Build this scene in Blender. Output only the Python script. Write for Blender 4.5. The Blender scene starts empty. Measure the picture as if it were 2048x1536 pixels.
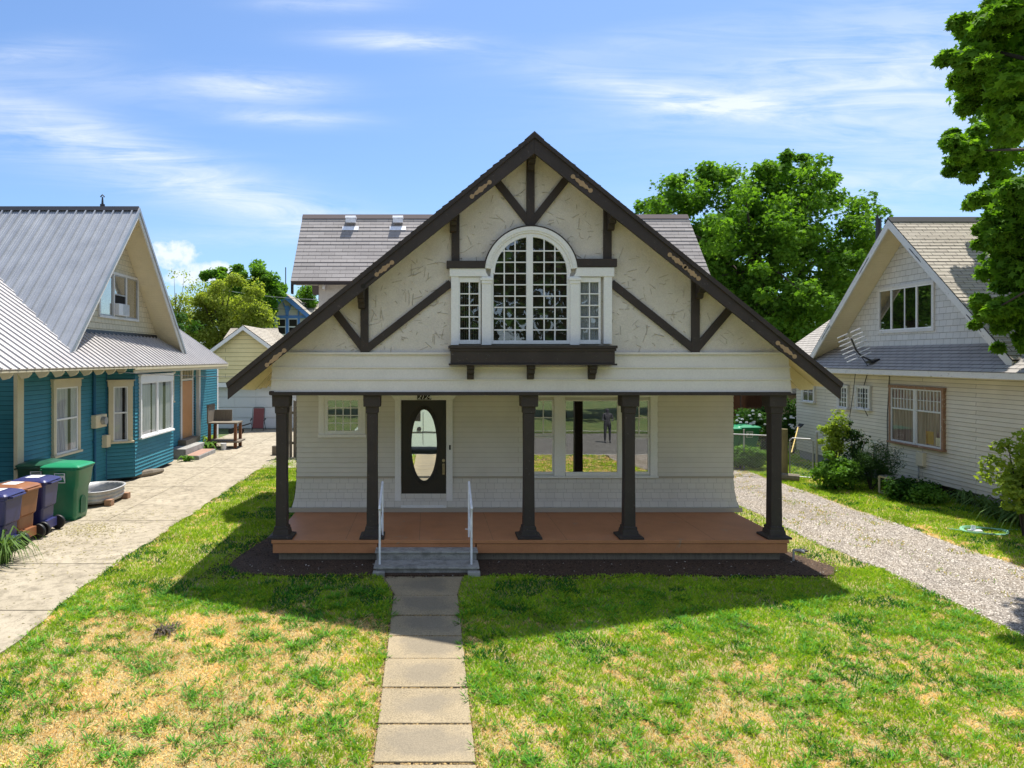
import bpy, math, random
import numpy as np
from mathutils import Vector as V3, Matrix
random.seed(7); RNG = np.random.default_rng(11)
S = bpy.context.scene
R = math.radians
# ------------------------------------------------------------------ camera, world, sun, exposure
F = 1365.0; VX = 855.0; VY = 716.0; CH = 3.34      # focal length in photo pixels, vanishing point, eye height
cam_d = bpy.data.cameras.new("camera"); cam = bpy.data.objects.new("camera", cam_d)
S.collection.objects.link(cam); S.camera = cam
cam.location = (0, 0, CH); cam.rotation_euler = (R(90), 0, 0)
cam_d.sensor_width = 36; cam_d.sensor_fit = 'HORIZONTAL'; cam_d.lens = 36*F/2048
cam_d.shift_x = (1024-VX)/2048; cam_d.shift_y = (VY-768)/2048
cam_d.clip_end = 2000; cam_d.clip_start = .1
SUN = V3((.185, .37, 1)).normalized()
EXPOSURE = 0.88
w = bpy.data.worlds.new("World"); S.world = w; w.use_nodes = True
S.view_settings.view_transform = 'Standard'; S.view_settings.look = 'None'
S.view_settings.exposure = EXPOSURE; S.view_settings.gamma = 1
S.cycles.use_denoising = True
S.cycles.max_bounces = 7; S.cycles.transparent_max_bounces = 12
def build_world():
    nt = w.node_tree; N = nt.nodes; L = nt.links; N.clear()
    out = N.new('ShaderNodeOutputWorld'); bg = N.new('ShaderNodeBackground'); bg.inputs[1].default_value = .092
    sky = N.new('ShaderNodeTexSky'); sky.sky_type = 'NISHITA'; sky.sun_disc = False
    sky.sun_elevation = math.asin(SUN.z); sky.sun_rotation = math.atan2(SUN.x, SUN.y)
    sky.air_density = 1.0; sky.dust_density = 1.0; sky.ozone_density = 2.2
    def m(op, a, b=None, c=None, clamp=False):
        n = N.new('ShaderNodeMath'); n.operation = op; n.use_clamp = clamp
        for i, v in enumerate((a, b, c)):
            if v is None: continue
            if hasattr(v, 'links'): L.new(v, n.inputs[i])
            else: n.inputs[i].default_value = v
        return n.outputs[0]
    tc = N.new('ShaderNodeTexCoord'); sp = N.new('ShaderNodeSeparateXYZ'); L.new(tc.outputs['Generated'], sp.inputs[0])
    x, y, z = sp.outputs
    ya = m('MAXIMUM', m('ABSOLUTE', y), .08)
    px = m('DIVIDE', x, ya); pz = m('DIVIDE', z, ya)          # tangent-plane direction, the streaks lie on it
    cb = N.new('ShaderNodeCombineXYZ'); L.new(px, cb.inputs[0]); L.new(pz, cb.inputs[1])
    def noise(scale, sx, sy, rot, detail=6, dist=0.0, rough=.55):
        mp = N.new('ShaderNodeMapping'); L.new(cb.outputs[0], mp.inputs[0])
        mp.inputs['Scale'].default_value = (sx, sy, 1); mp.inputs['Rotation'].default_value = (0, 0, R(rot))
        n = N.new('ShaderNodeTexNoise'); L.new(mp.outputs[0], n.inputs['Vector'])
        n.inputs['Scale'].default_value = scale; n.inputs['Detail'].default_value = detail
        n.inputs['Roughness'].default_value = rough; n.inputs['Distortion'].default_value = dist
        return n.outputs[0]
    n1 = noise(2.2, 1.0, 4.5, 10, 7, .6); n2 = noise(7, 1.0, 2.2, -6, 8, .5, .6); n3 = noise(14, 1, 1.2, 0, 8, .2, .6); n4 = noise(3.4, 1.0, 9.0, 9, 10, 1.1, .66)
    # clouds: direction in photo pixels -> tangent plane; each an elongated soft patch broken up by noise
    def blob(cx, cy, lx, ly, ang, st, crisp=0):
        u = m('SUBTRACT', px, (cx-VX)/F); v = m('SUBTRACT', pz, (VY-cy)/F)
        c_, s_ = math.cos(R(ang)), math.sin(R(ang))
        a = m('MULTIPLY', m('ADD', m('MULTIPLY', u, c_), m('MULTIPLY', v, s_)), F/lx)
        b = m('MULTIPLY', m('SUBTRACT', m('MULTIPLY', v, c_), m('MULTIPLY', u, s_)), F/ly)
        r2 = m('ADD', m('MULTIPLY', a, a), m('MULTIPLY', b, b))
        if crisp:
            e = m('SUBTRACT', 1.0, r2); e = m('ADD', e, m('MULTIPLY', m('SUBTRACT', n3, .5), 4.5))
            return m('MULTIPLY', m('MULTIPLY', e, 1.6, clamp=True), st)
        g = m('POWER', 2.718, m('MULTIPLY', r2, -1.0))
        mod = m('MULTIPLY', m('SUBTRACT', m('ADD', m('MULTIPLY', n1, .35), m('ADD', m('MULTIPLY', n2, .35), m('MULTIPLY', n4, .95))), .60), 2.9, clamp=True)
        return m('MULTIPLY', m('MULTIPLY', g, mod), st)
    tot = None
    for b in [(800, 80, 150, 20, -2, .95), (500, 172, 150, 28, -3, .85), (590, 236, 130, 18, -2, .7), (1330, 190, 230, 26, -10, .75),
              (1420, 215, 130, 24, 3, .7), (1650, 160, 420, 90, 6, .5), (350, 345, 560, 40, -17, .6), (60, 215, 260, 30, -16, .4),
              (150, 300, 380, 60, -12, .35), (640, 5, 130, 18, 0, .5), (60, 110, 140, 30, 5, .4), (1850, 260, 320, 130, 6, .5),
              (1850, 60, 260, 130, 0, .28), (1250, 90, 260, 30, 8, .25), (400, 475, 260, 18, 0, .35), (150, 160, 260, 40, -10, .25),
              (1700, 380, 420, 60, 3, .35), (600, 440, 300, 40, -10, .4)]:
        o = blob(*b); tot = o if tot is None else m('ADD', tot, o)
    cum = m('MAXIMUM', blob(345, 512, 62, 36, 0, .9, 1), blob(395, 545, 70, 26, 0, .85, 1))
    tot = m('MINIMUM', m('MULTIPLY', tot, .80), .85)
    tot = m('MAXIMUM', tot, cum)
    tot = m('MULTIPLY', tot, m('GREATER_THAN', z, 0.0))
    # horizon whitening and gentle tint of the sky itself
    tint = N.new('ShaderNodeMixRGB'); tint.blend_type = 'MULTIPLY'; tint.inputs[0].default_value = 1
    L.new(sky.outputs[0], tint.inputs[1]); tint.inputs[2].default_value = (.74, .90, 1.08, 1)
    back = m('MULTIPLY', m('MULTIPLY', m('SUBTRACT', .15, y), 2.0, clamp=True), m('MULTIPLY', m('ADD', n2, n3), .42, clamp=True))   # unseen white veil behind the camera, added to fill the shaded facade
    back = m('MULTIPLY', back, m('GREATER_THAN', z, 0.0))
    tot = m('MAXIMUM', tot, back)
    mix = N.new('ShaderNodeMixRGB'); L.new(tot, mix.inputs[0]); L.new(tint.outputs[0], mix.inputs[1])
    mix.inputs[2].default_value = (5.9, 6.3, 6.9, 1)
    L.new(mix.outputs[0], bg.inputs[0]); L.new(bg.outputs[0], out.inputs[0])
build_world()
sd = bpy.data.lights.new("sun", 'SUN'); so = bpy.data.objects.new("sun", sd); S.collection.objects.link(so)
sd.energy = 4.6; sd.angle = R(.55); sd.color = (1, .95, .86)
so.rotation_euler = (-SUN).to_track_quat('-Z', 'Y').to_euler(); so.location = (10, 30, 40)

# ------------------------------------------------------------------ helpers
def srgb(h):
    h = h.lstrip('#'); c = [int(h[i:i+2], 16)/255 for i in (0, 2, 4)]
    return tuple((x/12.92 if x <= .04045 else ((x+.055)/1.055)**2.4) for x in c)
def P(px, py, D): return V3(((px-VX)/F*D, D, CH-(py-VY)/F*D))
def X_(px, D): return (px-VX)/F*D
def Z_(py, D): return CH-(py-VY)/F*D
def ground_z(y):
    t = np.clip(10.4-np.asarray(y, float), 0, 11); return -.067*t
def G(px, py):                      # pixel on the ground -> point
    D = F*CH/(py-VY)
    if D < 10.4: D = F*(CH+.067*10.4)/((py-VY)+.067*F)
    return V3((X_(px, D), D, float(ground_z(D))))
def org(o):
    v = V3((0, 0, 0))
    while o is not None: v = v+o.location; o = o.parent
    return v
class MB:
    def __init__(s): s.v = []; s.f = []; s.uv = []
    def face(s, pts, uv=None):
        n = len(s.v); s.v += [tuple(p) for p in pts]; s.f.append(tuple(range(n, n+len(pts))))
        s.uv.append(uv if uv else [(0, 0)]*len(pts)); return s
    def raw(s, vs, fs):
        n = len(s.v); s.v += [tuple(p) for p in vs]
        for f in fs: s.f.append(tuple(i+n for i in f)); s.uv.append([(0, 0)]*len(f))
        return s
    def hexa(s, c): # 8 corners, bottom 4 ccw then top 4
        return s.raw(c, [(3, 2, 1, 0), (4, 5, 6, 7), (0, 1, 5, 4), (1, 2, 6, 5), (2, 3, 7, 6), (3, 0, 4, 7)])
    def box(s, x0, x1, y0, y1, z0, z1):
        return s.hexa([(x0, y0, z0), (x1, y0, z0), (x1, y1, z0), (x0, y1, z0), (x0, y0, z1), (x1, y0, z1), (x1, y1, z1), (x0, y1, z1)])
    def fbox(s, fr, u0, u1, v0, v1, n0, n1):   # box in a wall frame; n outward
        c = [fr(u0, v0, n1), fr(u1, v0, n1), fr(u1, v0, n0), fr(u0, v0, n0), fr(u0, v1, n1), fr(u1, v1, n1), fr(u1, v1, n0), fr(u0, v1, n0)]
        return s.hexa(c)
    def bar(s, a, b, wd, hd, up=(0, 0, 1)):
        a = V3(a); b = V3(b); d = (b-a).normalized(); up = V3(up)
        if abs(d.dot(up)) > .98: up = V3((0, 1, 0))
        x = d.cross(up).normalized()*wd/2; z = x.cross(d).normalized()*hd/2
        return s.hexa([a-x-z, a+x-z, b+x-z, b-x-z, a-x+z, a+x+z, b+x+z, b-x+z])
    def prism(s, pts, ext):           # polygon (3D pts) extruded by vector
        n = len(pts); e = V3(ext); a = [V3(p) for p in pts]; b = [p+e for p in a]
        s.raw(a+b, [tuple(range(n))[::-1], tuple(range(n, 2*n))] + [(i, (i+1) % n, (i+1) % n+n, i+n) for i in range(n)])
        return s
    def tube(s, path, r, k=6, caps=True):
        path = [V3(p) for p in path]; rs = r if isinstance(r, (list, tuple)) else [r]*len(path)
        n0 = len(s.v); m_ = len(path); prev = None
        for i, p in enumerate(path):
            d = (path[min(i+1, m_-1)]-path[max(i-1, 0)])
            d = d.normalized() if d.length > 1e-9 else V3((0, 0, 1))
            if prev is None:
                t = V3((0, 0, 1)) if abs(d.z) < .9 else V3((1, 0, 0)); a = d.cross(t).normalized()
            else: a = (prev-d*prev.dot(d)); a = a.normalized() if a.length > 1e-6 else d.orthogonal().normalized()
            prev = a; b = d.cross(a)
            for j in range(k):
                th = 2*math.pi*j/k; s.v.append(tuple(p+(a*math.cos(th)+b*math.sin(th))*rs[i]))
        for i in range(m_-1):
            for j in range(k):
                q = n0+i*k; s.f.append((q+j, q+(j+1) % k, q+k+(j+1) % k, q+k+j)); s.uv.append([(0, 0)]*4)
        if caps:
            s.f.append(tuple(n0+j for j in range(k))[::-1]); s.uv.append([(0, 0)]*k)
            s.f.append(tuple(n0+(m_-1)*k+j for j in range(k))); s.uv.append([(0, 0)]*k)
        return s
    def loft(s, rings, caps=True):
        k = len(rings[0]); n0 = len(s.v)
        for r in rings: s.v += [tuple(p) for p in r]
        for i in range(len(rings)-1):
            for j in range(k):
                q = n0+i*k; s.f.append((q+j, q+(j+1) % k, q+k+(j+1) % k, q+k+j)); s.uv.append([(0, 0)]*4)
        if caps:
            s.f.append(tuple(n0+j for j in range(k))[::-1]); s.uv.append([(0, 0)]*k)
            s.f.append(tuple(n0+(len(rings)-1)*k+j for j in range(k))); s.uv.append([(0, 0)]*k)
        return s
    def build(s, name, mat, parent=None, smooth=False, bevel=0, world=True):
        o_ = org(parent) if (parent is not None and world) else V3((0, 0, 0))
        me = bpy.data.meshes.new(name)
        me.from_pydata([(a[0]-o_.x, a[1]-o_.y, a[2]-o_.z) for a in s.v], [], s.f)
        ul = me.uv_layers.new(name='UVMap'); flat = [c for f in s.uv for uv in f for c in uv]
        ul.data.foreach_set('uv', flat)
        me.materials.append(mat)
        if smooth: me.polygons.foreach_set('use_smooth', [True]*len(me.polygons))
        o = bpy.data.objects.new(name, me); S.collection.objects.link(o)
        if parent is not None: o.parent = parent
        if bevel:
            b = o.modifiers.new('bevel', 'BEVEL'); b.width = bevel; b.segments = 2; b.limit_method = 'ANGLE'; b.angle_limit = R(40)
        me.update(); return o
def frame(O, U, N, Vv=(0, 0, 1)):
    O = V3(O); U = V3(U).normalized(); N = V3(N).normalized(); Vv = V3(Vv).normalized()
    return lambda u, v, n=0: O+U*u+Vv*v+N*n
def clip(poly, v0, v1):
    def cut(p, f):
        out = []
        for i in range(len(p)):
            a, b = p[i], p[(i+1) % len(p)]; fa, fb = f(a), f(b)
            if fa >= 0: out.append(a)
            if (fa >= 0) != (fb >= 0):
                t = fa/(fa-fb); out.append((a[0]+(b[0]-a[0])*t, a[1]+(b[1]-a[1])*t))
        return out
    q = cut(poly, lambda p: p[1]-v0)
    return cut(q, lambda p: v1-p[1]) if q else q
def courses(mb, pts, pitch, proud, jit=0, flip=False, rough=0.0, vdir=None):
    """lapped boards or shingles over a planar polygon; first edge runs along the eave"""
    p = [V3(a) for a in pts]; U = (p[1]-p[0]).normalized(); N = None
    for i in range(2, len(p)):
        c = U.cross(p[i]-p[0])
        if c.length > 1e-4: N = c.normalized(); break
    if vdir is None:
        V_ = N.cross(U)
    else: V_ = N.cross(U)
    if flip: N = -N
    O = p[0]; poly = [((a-O).dot(U), (a-O).dot(V_)) for a in p]
    vs = [q[1] for q in poly]; v0, v1 = min(vs), max(vs); n = max(1, int(math.ceil((v1-v0)/pitch)))
    for k in range(n):
        a = v0+k*pitch; b = min(v1, a+pitch)
        c = clip(poly, a, b)
        if len(c) < 3: continue
        us = [q[0] for q in c]
        pr = proud*(1+rough*random.uniform(-1, 1))
        P3 = [O+U*u+V_*v+N*(pr*(1-(v-a)/pitch)+.001) for u, v in c]
        if flip: mb.face(P3[::-1], [(u, v) for u, v in c][::-1])
        else: mb.face(P3, [(u, v) for u, v in c])
        lo = sorted([q[0] for q in c if abs(q[1]-a) < 1e-5])
        if len(lo) >= 2:
            A, B = lo[0], lo[-1]
            q = [O+U*A+V_*a-N*.004, O+U*B+V_*a-N*.004, O+U*B+V_*a+N*(pr+.001), O+U*A+V_*a+N*(pr+.001)]
            mb.face(q if not flip else q[::-1], [(A, a), (B, a), (B, a-.002), (A, a-.002)])
    return mb
def ribs(mb, pts, step, h=.022, wd=.03, thick=.03):
    p = [V3(a) for a in pts]; U = (p[1]-p[0]).normalized(); N = None
    for i in range(2, len(p)):
        c = U.cross(p[i]-p[0])
        if c.length > 1e-4: N = c.normalized(); break
    V_ = N.cross(U); O = p[0]; poly = [((a-O).dot(U), (a-O).dot(V_)) for a in p]
    mb.prism([a-N*thick for a in p], N*thick)
    sw = [(q[1], q[0]) for q in poly]; us = [q[0] for q in poly]; u = min(us)+step*.4
    while u < max(us):
        c = clip(sw, u, u+wd)
        if len(c) >= 3:
            vs = [q[0] for q in c]; a, b = min(vs), max(vs)
            if b-a > .05:
                e = [O+U*(u-.012)+V_*a, O+U*(u+wd+.012)+V_*a, O+U*(u+wd+.012)+V_*b, O+U*(u-.012)+V_*b]
                t = [O+U*u+V_*a+N*h, O+U*(u+wd)+V_*a+N*h, O+U*(u+wd)+V_*b+N*h, O+U*u+V_*b+N*h]
                mb.hexa(e+t)
                for du in (.09, .155):
                    if step > .2:
                        mb.hexa([O+U*(u+du)+V_*a, O+U*(u+du+.02)+V_*a, O+U*(u+du+.02)+V_*b, O+U*(u+du)+V_*b] +
                                [O+U*(u+du+.004)+V_*a+N*.005, O+U*(u+du+.016)+V_*a+N*.005, O+U*(u+du+.016)+V_*b+N*.005, O+U*(u+du+.004)+V_*b+N*.005])
        u += step
    return mb
def tag(o, label=None, cat=None, group=None, kind=None):
    if label: o['label'] = label
    if cat: o['category'] = cat
    if group: o['group'] = group
    if kind: o['kind'] = kind
    return o
def thing(name, loc, label, cat, group=None):
    o = bpy.data.objects.new(name, None); S.collection.objects.link(o); o.location = loc; o.empty_display_size = .2
    return tag(o, label, cat, group)
def dup(root, loc, rz=0, label=None):
    r = root.copy(); S.collection.objects.link(r); r.location = loc; r.rotation_euler = (0, 0, rz)
    if label: r['label'] = label
    for ch in list(root.children):
        c = ch.copy(); S.collection.objects.link(c); c.parent = r
        for g in ch.children:
            d = g.copy(); S.collection.objects.link(d); d.parent = c
    return r
# ------------------------------------------------------------------ materials
class MT:
    def __init__(s, name):
        s.m = bpy.data.materials.new(name); s.m.use_nodes = True; s.N = s.m.node_tree.nodes; s.L = s.m.node_tree.links
        s.b = s.N['Principled BSDF']; s.out = s.N['Material Output']; s._tc = None
    def tc(s, which='Object'):
        if s._tc is None: s._tc = s.N.new('ShaderNodeTexCoord')
        return s._tc.outputs[which]
    def set(s, **k):
        for a, v in k.items():
            i = s.b.inputs[{'rough': 'Roughness', 'metal': 'Metallic', 'spec': 'Specular IOR Level', 'coat': 'Coat Weight', 'color': 'Base Color'}[a]]
            if hasattr(v, 'links'): s.L.new(v, i)
            else: i.default_value = (*v, 1) if isinstance(v, tuple) and len(v) == 3 else v
        return s
    def mapping(s, vec, scale=(1, 1, 1), rot=(0, 0, 0), loc=(0, 0, 0)):
        mp = s.N.new('ShaderNodeMapping'); s.L.new(vec, mp.inputs[0]); mp.inputs['Scale'].default_value = scale
        mp.inputs['Rotation'].default_value = rot; mp.inputs['Location'].default_value = loc; return mp.outputs[0]
    def noise(s, scale, vec=None, detail=5, rough=.55, dist=0):
        n = s.N.new('ShaderNodeTexNoise'); s.L.new(vec if vec is not None else s.tc(), n.inputs['Vector'])
        n.inputs['Scale'].default_value = scale; n.inputs['Detail'].default_value = detail
        n.inputs['Roughness'].default_value = rough; n.inputs['Distortion'].default_value = dist; return n.outputs[0]
    def voro(s, scale, vec=None, feat='F1', out='Distance', rnd=1):
        n = s.N.new('ShaderNodeTexVoronoi'); s.L.new(vec if vec is not None else s.tc(), n.inputs['Vector'])
        n.feature = feat; n.inputs['Scale'].default_value = scale; n.inputs['Randomness'].default_value = rnd; return n.outputs[out]
    def ramp(s, f, stops, interp='LINEAR'):
        r = s.N.new('ShaderNodeValToRGB'); s.L.new(f, r.inputs[0]); r.color_ramp.interpolation = interp
        e = r.color_ramp.elements
        while len(e) < len(stops): e.new(.5)
        for i, (p, c) in enumerate(stops):
            e[i].position = p; e[i].color = (*c, 1) if isinstance(c, tuple) else (c, c, c, 1)
        return r.outputs[0]
    def mix(s, f, a, b, mode='MIX'):
        n = s.N.new('ShaderNodeMixRGB'); n.blend_type = mode
        for i, v in enumerate((f, a, b)):
            if hasattr(v, 'links'): s.L.new(v, n.inputs[i])
            else: n.inputs[i].default_value = (*v, 1) if isinstance(v, tuple) else v
        return n.outputs[0]
    def math(s, op, a, b, clamp=False):
        n = s.N.new('ShaderNodeMath'); n.operation = op; n.use_clamp = clamp
        for i, v in enumerate((a, b)):
            if hasattr(v, 'links'): s.L.new(v, n.inputs[i])
            else: n.inputs[i].default_value = v
        return n.outputs[0]
    def bump(s, h, strength=.3, dist=.01):
        b = s.N.new('ShaderNodeBump'); b.inputs['Strength'].default_value = strength; b.inputs['Distance'].default_value = dist
        s.L.new(h, b.inputs['Height'])
        old = s.b.inputs['Normal']
        if old.is_linked: s.L.new(old.links[0].from_socket, b.inputs['Normal'])
        s.L.new(b.outputs[0], s.b.inputs['Normal']); return s
def sc(c, k): return tuple(min(1, x*k) for x in c)
def paint(name, c, rough=.55, var=.12, wear=None, wscale=9, wamt=.62, grain=(1, 1, 1), bump=.15, spec=.35):
    t = MT(name); n = t.noise(3.1, t.mapping(t.tc(), grain), 6); n2 = t.noise(38, t.mapping(t.tc(), grain), 4)
    col = t.ramp(n, [(.25, sc(c, 1-var)), (.75, sc(c, 1+var*.6))])
    col = t.mix(.22, col, t.ramp(n2, [(.3, sc(c, .72)), (.7, sc(c, 1.18))]))
    if wear:
        wn = t.noise(wscale, t.mapping(t.tc(), grain), 9, .72, .6)
        col = t.mix(t.ramp(wn, [(wamt-.02, 0.0), (wamt+.03, 1.0)]), col, wear)
    t.set(color=col, rough=rough, spec=spec); t.bump(n2, bump, .004); return t.m
def shingle(name, cols, wd=.3, ht=.13, off=.5, rough=.9, gap=(.02, .02, .02), mort=.006, patch=None, speck=.35):
    t = MT(name); uv = t.tc('UV')
    b = t.N.new('ShaderNodeTexBrick'); t.L.new(uv, b.inputs['Vector']); b.offset = off
    b.inputs['Scale'].default_value = 1; b.inputs['Brick Width'].default_value = wd; b.inputs['Row Height'].default_value = ht
    b.inputs['Mortar Size'].default_value = mort; b.inputs['Mortar Smooth'].default_value = .2; b.inputs['Bias'].default_value = 0
    b.inputs['Color1'].default_value = (0, 0, 0, 1); b.inputs['Color2'].default_value = (1, 1, 1, 1); b.inputs['Mortar'].default_value = (.5, .5, .5, 1)
    col = t.ramp(b.outputs['Color'], [(i/(len(cols)-1), c) for i, c in enumerate(cols)])
    n = t.noise(.9, uv, 6, .6); col = t.mix(.45, col, t.ramp(n, [(.3, sc(cols[0], .8)), (.7, sc(cols[-1], 1.1))]))
    g = t.noise(140, uv, 3, .7); col = t.mix(speck, col, t.ramp(g, [(.35, sc(cols[0], .45)), (.65, sc(cols[-1], 1.5))]))
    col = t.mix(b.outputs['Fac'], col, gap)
    if patch:
        pn = t.noise(5, t.mapping(uv, (1, 3, 1)), 8, .75); col = t.mix(t.ramp(pn, [(patch[1]-.01, 0.0), (patch[1]+.02, 1.0)]), col, patch[0])
    t.set(color=col, rough=rough, spec=.2); t.bump(g, .4, .004); return t.m
def glassy(name, fac, tint=(1, 1, 1), rough=.01, wav=.25):
    t = MT(name); N, L = t.N, t.L; N.remove(t.b)
    tr = N.new('ShaderNodeBsdfTransparent'); gl = N.new('ShaderNodeBsdfGlossy'); gl.inputs['Roughness'].default_value = rough
    gl.inputs['Color'].default_value = (*tint, 1); tr.inputs['Color'].default_value = (.88, .9, .9, 1)
    mx = N.new('ShaderNodeMixShader'); lw = N.new('ShaderNodeLayerWeight'); lw.inputs[0].default_value = .5; pw_ = N.new('ShaderNodeMath'); pw_.operation = 'POWER'; L.new(lw.outputs['Facing'], pw_.inputs[0]); pw_.inputs[1].default_value = 4.5
    a = N.new('ShaderNodeMath'); a.operation = 'MULTIPLY_ADD'; L.new(pw_.outputs[0], a.inputs[0]); a.inputs[1].default_value = .9; a.inputs[2].default_value = fac
    a.use_clamp = True
    bp = N.new('ShaderNodeBump'); bp.inputs['Strength'].default_value = wav; bp.inputs['Distance'].default_value = .006
    n = N.new('ShaderNodeTexNoise'); n.inputs['Scale'].default_value = 3.0; n.inputs['Detail'].default_value = 1
    tc = N.new('ShaderNodeTexCoord'); L.new(tc.outputs['Object'], n.inputs['Vector']); L.new(n.outputs[0], bp.inputs['Height'])
    L.new(bp.outputs[0], gl.inputs['Normal'])
    L.new(a.outputs[0], mx.inputs[0]); L.new(tr.outputs[0], mx.inputs[1]); L.new(gl.outputs[0], mx.inputs[2]); L.new(mx.outputs[0], t.out.inputs[0]); return t.m
def leafmat(name, c, c2, trans=.45, rough=.5, scale=.5):
    t = MT(name); geo = t.N.new('ShaderNodeNewGeometry')
    col = t.ramp(geo.outputs['Random Per Island'], [(0, c), (1, c2)])
    n = t.noise(scale, None, 3); col = t.mix(.5, col, t.ramp(n, [(.3, sc(c, .8)), (.7, sc(c2, 1.15))]))
    t.set(color=col, rough=.75, spec=.12)
    tl = t.N.new('ShaderNodeBsdfTranslucent'); t.L.new(t.mix(1.0, col, (1.25, 1.3, .45), 'MULTIPLY'), tl.inputs['Color'])
    mx = t.N.new('ShaderNodeMixShader'); mx.inputs[0].default_value = trans
    t.L.new(t.b.outputs[0], mx.inputs[1]); t.L.new(tl.outputs[0], mx.inputs[2]); t.L.new(mx.outputs[0], t.out.inputs[0]); return t.m
def plain(name, c, rough=.6, metal=0, spec=.4):
    t = MT(name); n = t.noise(12, None, 5); t.set(color=t.ramp(n, [(.3, sc(c, .85)), (.7, sc(c, 1.12))]), rough=rough, metal=metal, spec=spec); return t.m
M = {}
M['timber'] = paint('dark_brown_paint', (.044, .034, .030), .62, .3, (.13, .11, .10), 22, .64, (1, 1, 1), .45)
M['trim'] = paint('white_paint', (.80, .80, .79), .5, .06, (.42, .40, .36), 16, .70)
M['cream'] = paint('cream_paint', (.72, .63, .43), .6, .08)
M['rake_gold'] = paint('tan_inlay', (.40, .27, .15), .7, .15)
M['skirt'] = paint('off_white_boards', (.70, .665, .61), .6, .07, (.38, .33, .26), 14, .71)
M['siding'] = shingle('greige_siding', [(.65, .62, .565), (.68, .65, .59), (.70, .67, .61)], 4.3, .098, .37, .6, (.42, .38, .31), .0034, None, .07)  # gap colour paints the shade line under each lap
M['shakes'] = shingle('painted_shakes', [(.62, .59, .54), (.66, .63, .57), (.69, .66, .60)], .17, .115, .37, .65, (.30, .28, .25), .0022, None, .06)
M['porch'] = paint('terracotta_floor_paint', (.46, .20, .092), .5, .16, (.36, .22, .14), 3.5, .64, (1, 1, 1), .1)
t = MT('stucco'); n = t.noise(5, None, 6); n2 = t.noise(60, None, 5, .65)
c = t.ramp(n, [(.3, (.59, .55, .50)), (.7, (.68, .64, .585))]); c = t.mix(.3, c, t.ramp(n2, [(.35, (.36, .32, .26)), (.62, (.68, .63, .54))]))
t.set(color=c, rough=.85, spec=.2); t.bump(n2, .55, .006); t.bump(t.noise(7, None, 4, .5, 1.5), .6, .02); M['stucco'] = t.m
t = MT('dirty_groove'); t.set(color=(.26, .225, .17), rough=.9); M['groove'] = t.m
M['shingle_main'] = shingle('grey_brown_shingles', [(.22, .205, .20), (.37, .345, .335), (.42, .395, .385), (.30, .28, .27)], .31, .125, .43, .9, (.12, .10, .10), .004)
M['shingle_old'] = shingle('weathered_beige_shingles', [(.33, .29, .24), (.42, .38, .31), (.50, .45, .37)], .30, .125, .5, .9, (.05, .045, .04), .007, ((.09, .08, .07), .69))
M['shingle_slate'] = shingle('grey_skirt_shingles', [(.30, .28, .26), (.36, .34, .31), (.41, .38, .35)], .30, .14, .5, .9, (.06, .06, .06), .006)
t = MT('painted_metal_roof'); n = t.noise(1.6, t.mapping(t.tc(), (1, 1, 1)), 6); n2 = t.noise(24, None, 6, .7)
c = t.ramp(n, [(.3, (.30, .32, .35)), (.7, (.40, .42, .45))]); c = t.mix(.25, c, t.ramp(n2, [(.4, (.24, .25, .27)), (.7, (.48, .49, .50))]))
t.set(color=c, rough=.42, metal=.45); t.bump(n, .1, .02); M['metal_roof'] = t.m
t = MT('dull_metal_skirt'); n = t.noise(1.6, None, 6); n2 = t.noise(24, None, 6, .7)
c = t.ramp(n, [(.3, (.36, .34, .34)), (.7, (.47, .45, .44))]); c = t.mix(.25, c, t.ramp(n2, [(.4, (.30, .28, .27)), (.7, (.62, .60, .58))]))
t.set(color=c, rough=.5, metal=.25); M['metal_skirt'] = t.m
M['teal'] = shingle('teal_siding_paint', [(.035, .19, .255), (.045, .22, .29), (.06, .25, .32)], 3.7, .098, .41, .5, (.006, .045, .07), .005, None, .08)  # dark gap rows are lap shade put into the colour
M['teal_dark'] = paint('blue_pipe_paint', (.012, .11, .22), .45, .1)
M['cream_old'] = paint('weathered_cream_paint', (.62, .55, .38), .65, .1, (.32, .28, .22), 12, .68)
M['cream_shakes'] = shingle('weathered_cream_shakes', [(.55, .49, .34), (.62, .55, .40), (.66, .60, .44)], .20, .16, .4, .7, (.16, .14, .10), .004, ((.28, .24, .17), .67), .15)
M['white_shakes'] = shingle('weathered_white_shakes', [(.58, .57, .53), (.66, .65, .61), (.70, .69, .65)], .22, .155, .4, .7, (.22, .21, .19), .0035, ((.30, .29, .26), .66), .2)
M['white_old'] = paint('peeling_white_paint', (.66, .65, .62), .65, .08, (.30, .27, .24), 14, .62)
M['white_siding'] = shingle('pale_lap_siding_paint', [(.62, .56, .44), (.69, .63, .51), (.73, .68, .57)], 2.9, .098, .43, .6, (.27, .23, .17), .0055, ((.44, .38, .29), .66), .08)  # gap rows paint the shade below each board; patches are bare paint
M['garage_siding'] = shingle('pale_yellow_siding_paint', [(.80, .68, .36), (.84, .72, .39), (.86, .74, .42)], 5.1, .20, .43, .6, (.36, .32, .18), .010, None, .05)  # gap rows carry painted shade lines at the laps
M['peel'] = paint('peeled_brown_wood', (.30, .17, .10), .8, .15, (.48, .40, .30), 12, .6)
M['white_door'] = paint('white_panel_paint', (.70, .70, .70), .5, .05)
M['blue_trim'] = paint('bright_blue_trim', (.11, .25, .60), .5, .08)
M['found'] = paint('grey_concrete_wall', (.30, .29, .28), .85, .15)
M['door'] = paint('near_black_door_paint', (.028, .024, .021), .4, .1, None, 9, .6, (1, 1, 1), .08)
M['orange_door'] = paint('orange_wood_door', (.50, .24, .09), .5, .12)
M['brass'] = plain('aged_brass', (.30, .25, .20), .3, .9)
M['steel'] = plain('galvanised_steel', (.42, .42, .42), .55, .55)
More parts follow.
